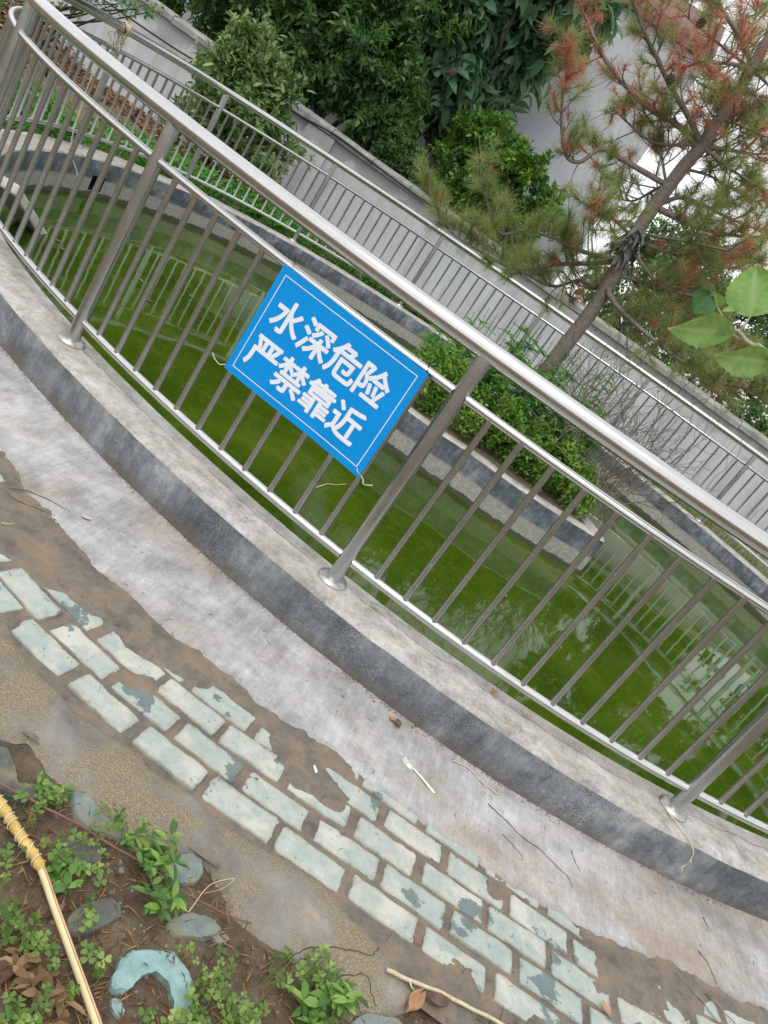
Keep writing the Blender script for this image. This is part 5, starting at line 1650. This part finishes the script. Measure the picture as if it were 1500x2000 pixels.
# ------------------------------------------------------------------ litter on the paving
def on_s(x, y, lift=.0):
    """a point on the paving, kerb top or soil under a pixel"""
    q = on(x, y, PATH_Z)
    return Vector((q.x, q.y, PATH_Z + lift))
tw_pale = mat_simple('pale_twig', srgb(196, 184, 154), .8, 0, .2, 60)
tw_dark = mat_simple('thin_dark_twig', srgb(84, 74, 70), .85, 0, .2, 60)
tw_red = mat_simple('purple_twig', srgb(120, 82, 74), .7, 0, .25, 40)
def twig_thing(name, label, px, r, mat, z=.007, side=None, taper=.6):
    P = catmull([on_s(x, y, z) for x, y in px], max(10, len(px) * 6))
    root = P[len(P) // 2].copy(); root.z -= r
    mb = MB(); n = len(P)
    rr = [r * (1 - taper * i / (n - 1)) for i in range(n)]
    mb.tube([p - root + Vector((0, 0, .0008 * math.sin(i))) for i, p in enumerate(P)], rr, 6)
    rnd = random.Random(int(px[0][0]))
    for k in range(side or 0):
        i = rnd.randint(2, n - 2); t = (P[i + 1] - P[i - 1]).normalized(); s = Vector((-t.y, t.x, .15)) * rnd.choice((-1, 1))
        mb.tube([P[i] - root, P[i] + (t * .5 + s) * .012 - root, P[i] + (t + s) * .02 - root], [r * .6, r * .4, r * .2], 5)
    o = mb.build(name, mat); o.location = root
    return tag(o, label, 'twig', 'twigs on the path')
twig_thing('twig', 'pale knobbly twig bent at its end, lying between fork and kerb', [(881, 1490), (905, 1500), (920, 1512), (938, 1532), (955, 1545), (971, 1556), (967, 1541)], .0024, tw_pale, .010, 2, .3)
twig_thing('twig', 'long thin dark twig running down the pale apron', [(950, 1573), (985, 1605), (1020, 1640), (1050, 1660), (1085, 1695), (1108, 1718), (1115, 1738)], .0014, tw_dark)
twig_thing('twig', 'short dark twig beside the long thin twig', [(1113, 1664), (1120, 1685), (1131, 1706)], .0013, tw_dark)
twig_thing('twig', 'straight dark twig between fork and long thin twig', [(978, 1632), (998, 1652), (1019, 1677)], .0013, tw_dark)
twig_thing('twig', 'bowed dark stalk on the grey part of the apron near the lowest bricks', [(1361, 1860), (1380, 1885), (1397, 1925)], .0015, tw_dark)
twig_thing('twig', 'longest dark stalk crossing from apron onto the muddy bricks', [(1315, 1903), (1340, 1932), (1370, 1962), (1400, 2002), (1440, 2050)], .0020, tw_dark)
twig_thing('twig', 'forked brown stalk over the muddy edge of the apron', [(1374, 1943), (1398, 1968), (1430, 2000), (1450, 2030)], .0018, tw_dark, side=1)
twig_thing('twig', 'tiny thick dark stub of twig on the apron', [(1370, 1794), (1377, 1808), (1381, 1815)], .0018, tw_dark)
twig_thing('twig', 'long thin grey twig across the muddy corner of the apron', [(15, 958), (50, 962), (90, 978), (118, 993), (136, 1003)], .0015, tw_dark)
twig_thing('twig', 'second thin grey twig under the long one in the muddy corner', [(8, 965), (40, 985), (75, 998), (107, 1011)], .0014, tw_dark)
twig_thing('twig', 'pale straw stub lying on the wet mud', [(0, 1028), (12, 1030), (25, 1029)], .0016, tw_pale, .012)
twig_thing('woody_stem', 'purple-brown woody stem arching over the broken pavers', [(-20, 1535), (40, 1565), (95, 1595), (150, 1622), (200, 1655), (245, 1680), (295, 1710), (330, 1738), (370, 1762), (400, 1778), (440, 1798), (482, 1813)], .0030, tw_red, .016, 3, .3)
twig_thing('straw_stick', 'straight pale straw-coloured stick at the end of the mortar', [(748, 1901), (800, 1925), (852, 1945), (900, 1970), (960, 2000), (1040, 2045)], .0048, tw_pale, .014, 1, .15)
twig_thing('dry_straw', 'dry pale folded grass stem by the mortar edge', [(358, 1795), (400, 1742), (447, 1729), (425, 1748), (390, 1758)], .0010, tw_pale, .022)
def root_twig():
    P = [on(1306, 1588, .006), on(1320, 1605, .008), on(1333, 1622, .008), on(1345, 1638, .006), on(1352, 1652, .004)]
    e = on(1352, 1652, 0)
    P += [Vector((e.x + .008, e.y - .025, -.012)), Vector((e.x + .012, e.y - .030, -.05)), Vector((e.x + .010, e.y - .028, -.085))]
    c = catmull(P, 40); root = c[10].copy(); root.z = 0
    mb = MB(); mb.tube([p - root for p in c], [.0030 - .0022 * i / 39 for i in range(40)], 6)
    for k, (i, d) in enumerate(((4, (-.02, -.012, .003)), (30, (.015, -.006, -.02)), (34, (-.012, -.004, -.02)), (36, (.014, -.004, -.025)), (2, (.014, .01, .004)))):
        p = c[i] - root; mb.tube([p, p + Vector(d) * .6, p + Vector(d)], [.0014, .001, .0005], 5)
    o = mb.build('dry_root', tw_pale); o.location = root
    tag(o, 'dry brown root twig hanging over the kerb below a post base', 'twig')
root_twig()
# fork
def fork():
    a, b = on_s(784, 1484, .012), on_s(846, 1553, .010)
    L = (b - a).length; ux = (b - a).normalized(); ang = math.atan2(ux.y, ux.x)
    m = mat_simple('cream_plastic', srgb(228, 226, 210), .35, 0, .03, 10)
    o = empty('plastic_fork', (a.x, a.y, PATH_Z + .004), 'small cream plastic fork dropped on the cement apron', 'fork')
    o.rotation_euler = (0.25, 0, ang)
    hb = MB(); n = 16; vs = []
    prof = [(.040, .0035), (.047, .0030), (.06, .0028), (.08, .0032), (.10, .0042), (.118, .0052), (.126, .0046), (.130, .002)]
    for x, w in prof:
        x *= L / .13; zz = .004 + .004 * math.sin(x / L * 3.14)
        vs += [(x, -w, zz), (x, w, zz), (x, w * .7, zz + .0022), (x, -w * .7, zz + .0022)]
    k = len(prof); fs = []
    for i in range(k - 1):
        for j in range(4):
            fs.append((i * 4 + j, i * 4 + (j + 1) % 4, (i + 1) * 4 + (j + 1) % 4, (i + 1) * 4 + j))
    fs += [(3, 2, 1, 0), tuple((k - 1) * 4 + j for j in range(4))]
    hb.add(vs, fs).build('handle', m, o)
    hd = MB(); vs = []
    pr = [(.042, .003), (.034, .0075), (.026, .0088), (.020, .0088)]
    for x, w in pr:
        x *= L / .13; zz = .003 + 60 * (x - .03) ** 2 * .05
        vs += [(x, -w, zz), (x, w, zz), (x, w, zz + .0016), (x, -w, zz + .0016)]
    k = len(pr); fs = []
    for i in range(k - 1):
        for j in range(4): fs.append((i * 4 + j, (i + 1) * 4 + j, (i + 1) * 4 + (j + 1) % 4, i * 4 + (j + 1) % 4))
    fs += [(0, 1, 2, 3), tuple((k - 1) * 4 + 3 - j for j in range(4))]
    hd.add(vs, fs).build('head', m, o)
    for t in range(4):
        y = -.0072 + t * .0048
        tb = MB(); pts = [(.021 * L / .13, y, .004), (.012 * L / .13, y, .0048), (.004 * L / .13, y, .0072), (0.0, y, .0085)]
        tb.tube(pts, [.0015, .0014, .0012, .0006], 6).build('tine', m, o)
fork()
def flat_leaf(name, label, px, py, L, W, ang, mat, curl=.3, z=None, zb=PATH_Z, group='fallen leaves'):
    b = on(px, py, zb); b.z = zb + .006
    n = 9; vs = []
    for i in range(n):
        u = i / (n - 1); w = W * math.sin(math.pi * (u * .92 + .04)) ** .8
        for v in (-1, -.5, 0, .5, 1):
            vs.append(((u - .5) * L, v * w, curl * W * (v * v) + curl * L * .25 * (u - .4) ** 2 + .0004 * math.sin(i * 2 + v * 4)))
    fs = [(i * 5 + j, i * 5 + j + 1, (i + 1) * 5 + j + 1, (i + 1) * 5 + j) for i in range(n - 1) for j in range(4)]
    o = MB().add(vs, fs).build(name, mat); o.location = b; o.rotation_euler = (random.uniform(-.1, .1), random.uniform(-.1, .1), ang)
    return tag(o, label, 'leaf', group)
lf_pink = mat_simple('pink_leaf', srgb(188, 166, 156), .7, 0, .12, 60)
lf_brown = mat_simple('brown_leaf', srgb(112, 88, 78), .7, 0, .25, 60)
lf_tan = mat_simple('tan_leaf', srgb(176, 140, 104), .75, 0, .2, 60)
flat_leaf('fallen_leaf', 'oval pinkish dead leaf lying flat on the apron', 167, 1014, .030, .009, .4, lf_pink, .2, zb=PATH_Z + .004)
flat_leaf('fallen_leaf', 'dark curled dead leaf on the apron below the kerb', 772, 1418, .030, .013, -.9, lf_brown, .9, zb=PATH_Z + .004)
flat_leaf('fallen_leaf', 'tan dead leaf tucked under the dark curled one', 765, 1408, .028, .012, .9, lf_tan, .4, zb=PATH_Z + .003)
flat_leaf('fallen_leaf', 'tan folded dead leaf resting on the kerb top', 961, 1355, .026, .012, 1.4, lf_tan, .9, zb=0.002)
flat_leaf('fallen_leaf', 'brown crumpled dead leaf at the tip of the straw stick', 800, 1965, .06, .016, 1.2, lf_tan, 1.2, zb=-.172)
flat_leaf('fallen_leaf', 'brown crumpled dead leaf under the straw stick', 845, 1965, .055, .015, .3, lf_brown, 1.2, zb=-.170)
flat_leaf('fallen_leaf', 'yellowish torn leaf lying on the lowest brick row', 1180, 1975, .04, .010, 2.0, lf_tan, .5, zb=PATH_Z + .002)
flat_leaf('fallen_leaf', 'pale dead leaf stuck to the dark kerb foot', 990, 1487, .012, .005, .4, lf_pink, .5, zb=PATH_Z + .006)
# cigarette end
co = MB().tube([(-.011, 0, 0), (.011, 0, 0)], .0036, 10).build('cigarette_end', mat_simple('filter_white', srgb(236, 234, 226), .6, 0, .05, 40))
p = on_s(613, 1506, .0075); co.location = p; co.rotation_euler = (0, 0, 2.2)
tag(co, 'small white cigarette end lying on the wet mud between bricks', 'cigarette')
# curled pine needles and grit
def grit():
    rnd = random.Random(31); mb = MB()
    for _ in range(90):
        x, y = rnd.uniform(0, 1480), 0
        q = Vector((rnd.uniform(-.9, 1.8), rnd.uniform(1.45, 2.16), 0))
        if q.y > ring_pt(math.atan2(q.y - CY, q.x - CX)).y - .02: continue
        z = PATH_Z + .0065; a = rnd.uniform(0, 6.28); L = rnd.uniform(.006, .022); k = rnd.uniform(-2.5, 2.5)
        pts = []
        for i in range(6):
            pts.append(Vector((q.x, q.y, z + .001 * math.sin(i)))); q = q + Vector((math.cos(a), math.sin(a), 0)) * L / 5; a += k / 5
        mb.tube(pts, .0007, 4)
    tag(mb.build('dry_needles', tw_dark), 'tiny curled dry needles scattered over the apron and bricks', 'needles', kind='stuff')
    mb = MB()
    for _ in range(900):
        q = Vector((rnd.uniform(-1.0, 1.9), rnd.uniform(1.3, 2.16), 0))
        if q.y > ring_pt(math.atan2(q.y - CY, q.x - CX)).y - .015: continue
        z = max(PATH_Z + .001, mud_z(q.x, q.y) if q.y < 1.72 else PATH_Z + .005)
        s = rnd.uniform(.0008, .0026)
        a = rnd.uniform(0, 6)
        v = [Vector((q.x + math.cos(a + k * 2.09) * s, q.y + math.sin(a + k * 2.09) * s, z)) for k in range(3)] + [Vector((q.x, q.y, z + s * .9))]
        mb.add(v, [(0, 1, 3), (1, 2, 3), (2, 0, 3)])
    # soil washed along the foot of the kerb
    for _ in range(3200):
        th = rnd.uniform(math.radians(228), math.radians(318)); q = ring_pt(th, -abs(rnd.gauss(0, .009 * (1 + max(0, 2 * fbm(th * 9, 1))))))
        s = rnd.uniform(.0012, .0052); a = rnd.uniform(0, 6); z = PATH_Z + .004
        v = [Vector((q.x + math.cos(a + k * 2.09) * s, q.y + math.sin(a + k * 2.09) * s, z)) for k in range(3)] + [Vector((q.x, q.y, z + s * .9))]
        mb.add(v, [(0, 1, 3), (1, 2, 3), (2, 0, 3)])
    pb = MB()
    for _ in range(420):
        q = on(rnd.uniform(-40, 950), rnd.uniform(1570, 2060), -.17)
        if q.y > 1.16 and q.x < .55: continue
        s = rnd.uniform(.0015, .006) * (1 if rnd.random() < .9 else 1.8); z = soil_z(q.x, q.y)
        v = [Vector((q.x + dx * s * rnd.uniform(.7, 1.2), q.y + dy * s * rnd.uniform(.7, 1.2), z + dz * s * .7)) for dx, dy, dz in ((1, 0, 0), (0, 1, 0), (-1, 0, 0), (0, -1, 0), (.5, .5, .7), (-.5, .5, .7), (-.5, -.5, .7), (.5, -.5, .7))]
        pb.add(v, [(0, 1, 4), (1, 5, 4), (1, 2, 5), (2, 6, 5), (2, 3, 6), (3, 7, 6), (3, 0, 7), (0, 4, 7), (4, 5, 6, 7)])
    tag(pb.build('pebbles', mat_simple('grey_pebble', srgb(128, 122, 112), .9, 0, .35, 25)), 'small grey pebbles and crumbs strewn over the dark soil', 'pebbles', kind='stuff')
    tag(mb.build('grit', MAT['mud'], smooth=False), 'fine brown grit scattered over paving and along the kerb foot', 'grit', kind='stuff')
grit()

# ------------------------------------------------------------------ things in and round the pond
def pond_bits():
    # white stone slab propped in the water by the left bend
    a, b = Vector((-2.80, 4.30, -.06)), Vector((-2.62, 4.50, -.34))
    a = on(14, 365, -.02); b = on(64, 446, -.30)
    m = mat_simple('white_stone', srgb(206, 200, 192), .8, 0, .2, 12, .01)
    t = (b - a).normalized(); s = Vector((0, 0, 1)).cross(t).normalized(); n = t.cross(s)
    vs = []
    for q in (a - t * .06, b + t * .06):
        for du, dv in ((-.075, -.03), (.075, -.03), (.075, .03), (-.075, .03)):
            vs.append(q + s * du + n * dv - a)
    o = MB().add(vs, [(0, 3, 2, 1), (4, 5, 6, 7), (0, 1, 5, 4), (1, 2, 6, 5), (2, 3, 7, 6), (3, 0, 4, 7)]).build('stone_slab', m, smooth=False)
    bm = o.modifiers.new('bevel', 'BEVEL'); bm.width = .012; bm.segments = 2
    o.location = a
    tag(o, 'pale stone slab propped from the kerb into the pond water', 'slab')
    # black cable along the wall
    P = [at(x, y, WALL_Y - .08) for x, y in ((100, -70), (205, 2), (345, 97), (430, 143), (525, 190), (590, 228), (655, 264), (720, 312), (800, 372), (900, 440), (1000, 515))]
    c = catmull(P, 90); root = c[0].copy()
    o = MB().tube([p - root for p in c], .011, 6).build('black_cable', mat_simple('black_cable', srgb(36, 36, 38), .6), None); o.location = root
    tag(o, 'black cable strung along the white wall under its coping', 'cable')
    # rope knotted on the railing
    th = min((math.radians(150 + i * .1) for i in range(500)), key=lambda t_: (proj_px(ring_pt(t_, fence_off(t_), Z_HAND)) - Vector((236, 66))).length)
    q = ring_pt(th, fence_off(th), Z_HAND)
    root = empty('knotted_rope', q, 'frayed pale rope knotted round the handrail with loose ends hanging', 'rope')
    rm = mat_simple('rope_fibre', srgb(196, 182, 150), .95, 0, .3, 90, .01)
    tg = (ring_pt(th + .01, fence_off(th + .01)) - ring_pt(th - .01, fence_off(th - .01))).normalized(); sd = Vector((-tg.y, tg.x, 0))
    for k in range(4):
        o0 = tg * (k * .014 - .02)
        MB().tube([o0 + tg * .012 * math.sin(a * 2) + (sd * math.cos(a) + Vector((0, 0, 1)) * math.sin(a)) * (.041 + .004 * math.sin(3 * a + k)) for a in np.linspace(0, 6.283, 22)[:-1]], .0055, 6, closed=True).build('loop', rm, root)
    rnd = random.Random(2)
    for k in range(6):
        pts = [Vector((0, 0, -.03)) + sd * -.03]
        for i in range(5):
            pts.append(pts[-1] + Vector((rnd.gauss(0, .02), rnd.gauss(0, .02), -rnd.uniform(.015, .04))))
        MB().tube(catmull(pts, 20), .0045, 5).build('strand', rm, root)
    # the long end runs down into the water
    e1 = on(150, 300, 0.0) ; 
    pts = [Vector((0, 0, -.04)) + sd * -.02, Vector((-.02, -.1, -.35)), Vector((.12, -.25, -.84)), Vector((.30, -.32, -1.0)), Vector((.34, -.34, -1.19))]
    MB().tube(catmull(pts, 30), .004, 5).build('long_end', rm, root)
pond_bits()

for i, (x, y) in enumerate(((112, 472), (121, 489), (275, 550), (292, 590), (372, 580), (645, 946), (985, 1165))):
    q = on(x, y, WATER_Z)
    if i == 5:
        pts = [on(a, b, WATER_Z + .004) for a, b in ((618, 952), (640, 945), (655, 947), (678, 945))]
        o = MB().tube([p_ - q for p_ in catmull(pts, 14)], [.003 - .0001 * k for k in range(14)], 5).build('floating_twig', tw_pale); o.location = q
        tag(o, 'thin pale twig floating on the green water below the sign', 'twig')
    else:
        o = flat_leaf('floating_leaf', 'small brown dead leaf floating on the green pond water', x, y, .05, .014, i * 1.3, lf_brown, .25, zb=WATER_Z - .004, group='leaves floating on the pond')
# ------------------------------------------------------------------ apple branch reaching in
def apple():
    Y = 1.05
    base = Vector((1.30, 1.0, -.18))
    root = empty('apple_sapling', base, 'leafy apple branch with downy pale green leaves reaching in beside the pine', 'tree')
    inv = root.location
    stm = mat_simple('apple_stem', srgb(150, 148, 120), .7, 0, .15, 60)
    crop = lambda x, y: (1290 + x / 7.14, 500 + y / 7.14)
    st = [crop(*p) for p in ((790, 710), (880, 880), (980, 1000), (1100, 1070), (1200, 1190), (1330, 1270), (1480, 1350))]
    S = [at(x, y, Y) for x, y in st] + [Vector((.42, 1.06, 1.20)), Vector((.8, 1.04, 1.12)), Vector((1.28, 1.0, .95))]
    c = catmull(S, 60)
    MB().tube([p - inv for p in c], [.0012 + .0045 * (i / 59) ** 1.1 for i in range(60)], 8).build('branch', stm, root)
    MB().tube([Vector((0, 0, -.03)), Vector((.01, .02, .5)), Vector((-.01, 0, 1.2)), Vector((.02, -.02, 1.9))], [.016, .014, .011, .005], 10).build('trunk', MAT['bark'], root)
    m, nt, out = newmat('apple_leaf'); t = NT(nt)
    a_ = t.n('ShaderNodeAttribute', attribute_name='rib')
    f = t.noise(t.pos(), 60, 4, .6)
    col = t.ramp(f, [(.3, srgb(110, 150, 70)), (.7, srgb(142, 176, 94))])
    col = t.mix(t.math('MULTIPLY', a_.outputs['Fac'], .55), col, srgb(176, 192, 142))
    b = t.bsdf(col, .5, 0, .35, f, .001)
    tr = t.n('ShaderNodeBsdfTranslucent'); t.l(col, tr.inputs['Color'])
    mx = t.n('ShaderNodeMixShader'); mx.inputs[0].default_value = .35
    t.l(b.outputs[0], mx.inputs[1]); t.l(tr.outputs[0], mx.inputs[2]); t.l(mx.outputs[0], out.inputs['Surface'])
    m2 = mat_leaf('apple_leaf_dark', [(0, srgb(52, 92, 44)), (1, srgb(66, 108, 54))], .5, .2)
    def leaf(bp, tp, hw, y0, y1, side_tilt=.3, curl=.15, mat=m, wave=.08, asym=1.0, bend=None):
        B, T = at(*crop(*bp), y0), at(*crop(*tp), y1)
        d = (T - B); L = d.length; d.normalize()
        view = (Vector((0, 0, CAM_H)) - B).normalized()
        s = d.cross(view).normalized(); n = s.cross(d).normalized()
        s = (s * math.cos(side_tilt) + n * math.sin(side_tilt)).normalized(); n = s.cross(d).normalized()
        if n.dot(view) < 0: n = -n
        w = hw / 7.14 / F_PX * B.length
        nu, nv = 22, 9; vs = []; rib = []
        for i in range(nu):
            u = i / (nu - 1)
            prof = math.sin(math.pi * min(1, u ** .85 * .97 + .03)) ** .72 * (1 - .12 * u)
            ser = 1 + .025 * (1 if i % 2 else -1)
            for j in range(nv):
                v = j / (nv - 1) * 2 - 1
                ww = w * prof * (ser if abs(v) > .95 else 1) * (asym if v > 0 else 1)
                off = n * (abs(v) ** 1.4 * w * .35 * curl * 2 + wave * w * math.sin(u * 7 + v * 2.0) * abs(v) - L * .10 * u * u)
                p = B + d * L * u + s * v * ww + off
                if bend: p += bend * (u * u)
                vs.append(p - inv)
                vein = abs(((u * 7 - abs(v) * 1.6) % 1) - .5) < .07
                rib.append(1.0 if j == nv // 2 else (.45 if vein else 0))
        fs = [(i * nv + j, i * nv + j + 1, (i + 1) * nv + j + 1, (i + 1) * nv + j) for i in range(nu - 1) for j in range(nv - 1)]
        o = MB().add(vs, fs).build('leaf', mat, root)
        for nm in ('rib', 'tint'):
            a = o.data.attributes.new(nm, 'FLOAT', 'POINT'); a.data.foreach_set('value', rib)
        return B
    def petiole(p0, p1, y0, y1):
        A, B = at(*crop(*p0), y0), at(*crop(*p1), y1)
        MB().tube([A - inv, A.lerp(B, .5) - inv, B - inv], [.0014, .0011, .0009], 6).build('leaf_stalk', stm, root)
    leaf((985, 1075), (118, 1040), 125, Y, Y - .02, .55, .5, asym=1.55, wave=.16)
    petiole((1180, 1195), (985, 1085), Y, Y)
    leaf((1560, 1480), (770, 1418), 150, Y + .01, Y - .03, .5, .4, wave=.1)
    petiole((1330, 1275), (1560, 1480), Y, Y + .01)
    leaf((1250, 845), (1345, 118), 225, Y + .01, Y + .02, -.15, .15)
    petiole((1105, 1060), (1250, 845), Y, Y + .01)
    leaf((1255, 850), (1640, 700), 95, Y + .015, Y + .05, .9, .6)
    leaf((800, 700), (745, 505), 75, Y, Y - .01, .2, .3)
    leaf((690, 540), (445, 790), 115, Y - .01, Y - .02, .2, .4, mat=m2)
    leaf((862, 780), (1180, 688), 32, Y, Y + .02, .6, .5)
    leaf((800, 825), (640, 800), 26, Y, Y - .01, .5, .3)
    leaf((900, 1080), (780, 1085), 22, Y, Y - .01, .3, .3)
    # leaves out of the frame on the same branch
    for i in range(6):
        p = c[40 + i * 3]
        me_b = p
        L = .07; a = i * 2.2
        vs = []
        d = Vector((math.cos(a), .2, math.sin(a))).normalized(); s = d.cross(Vector((0, 1, 0))).normalized()
        for k in range(8):
            u = k / 7; w = .022 * math.sin(math.pi * u) ** .8
            for v in (-1, 0, 1): vs.append(p + d * L * u + s * v * w + Vector((0, .006 * abs(v), 0)) - inv)
        o = MB().add(vs, [(k * 3 + j, k * 3 + j + 1, k * 3 + j + 4, k * 3 + j + 3) for k in range(7) for j in range(2)]).build('leaf', m, root)
apple()
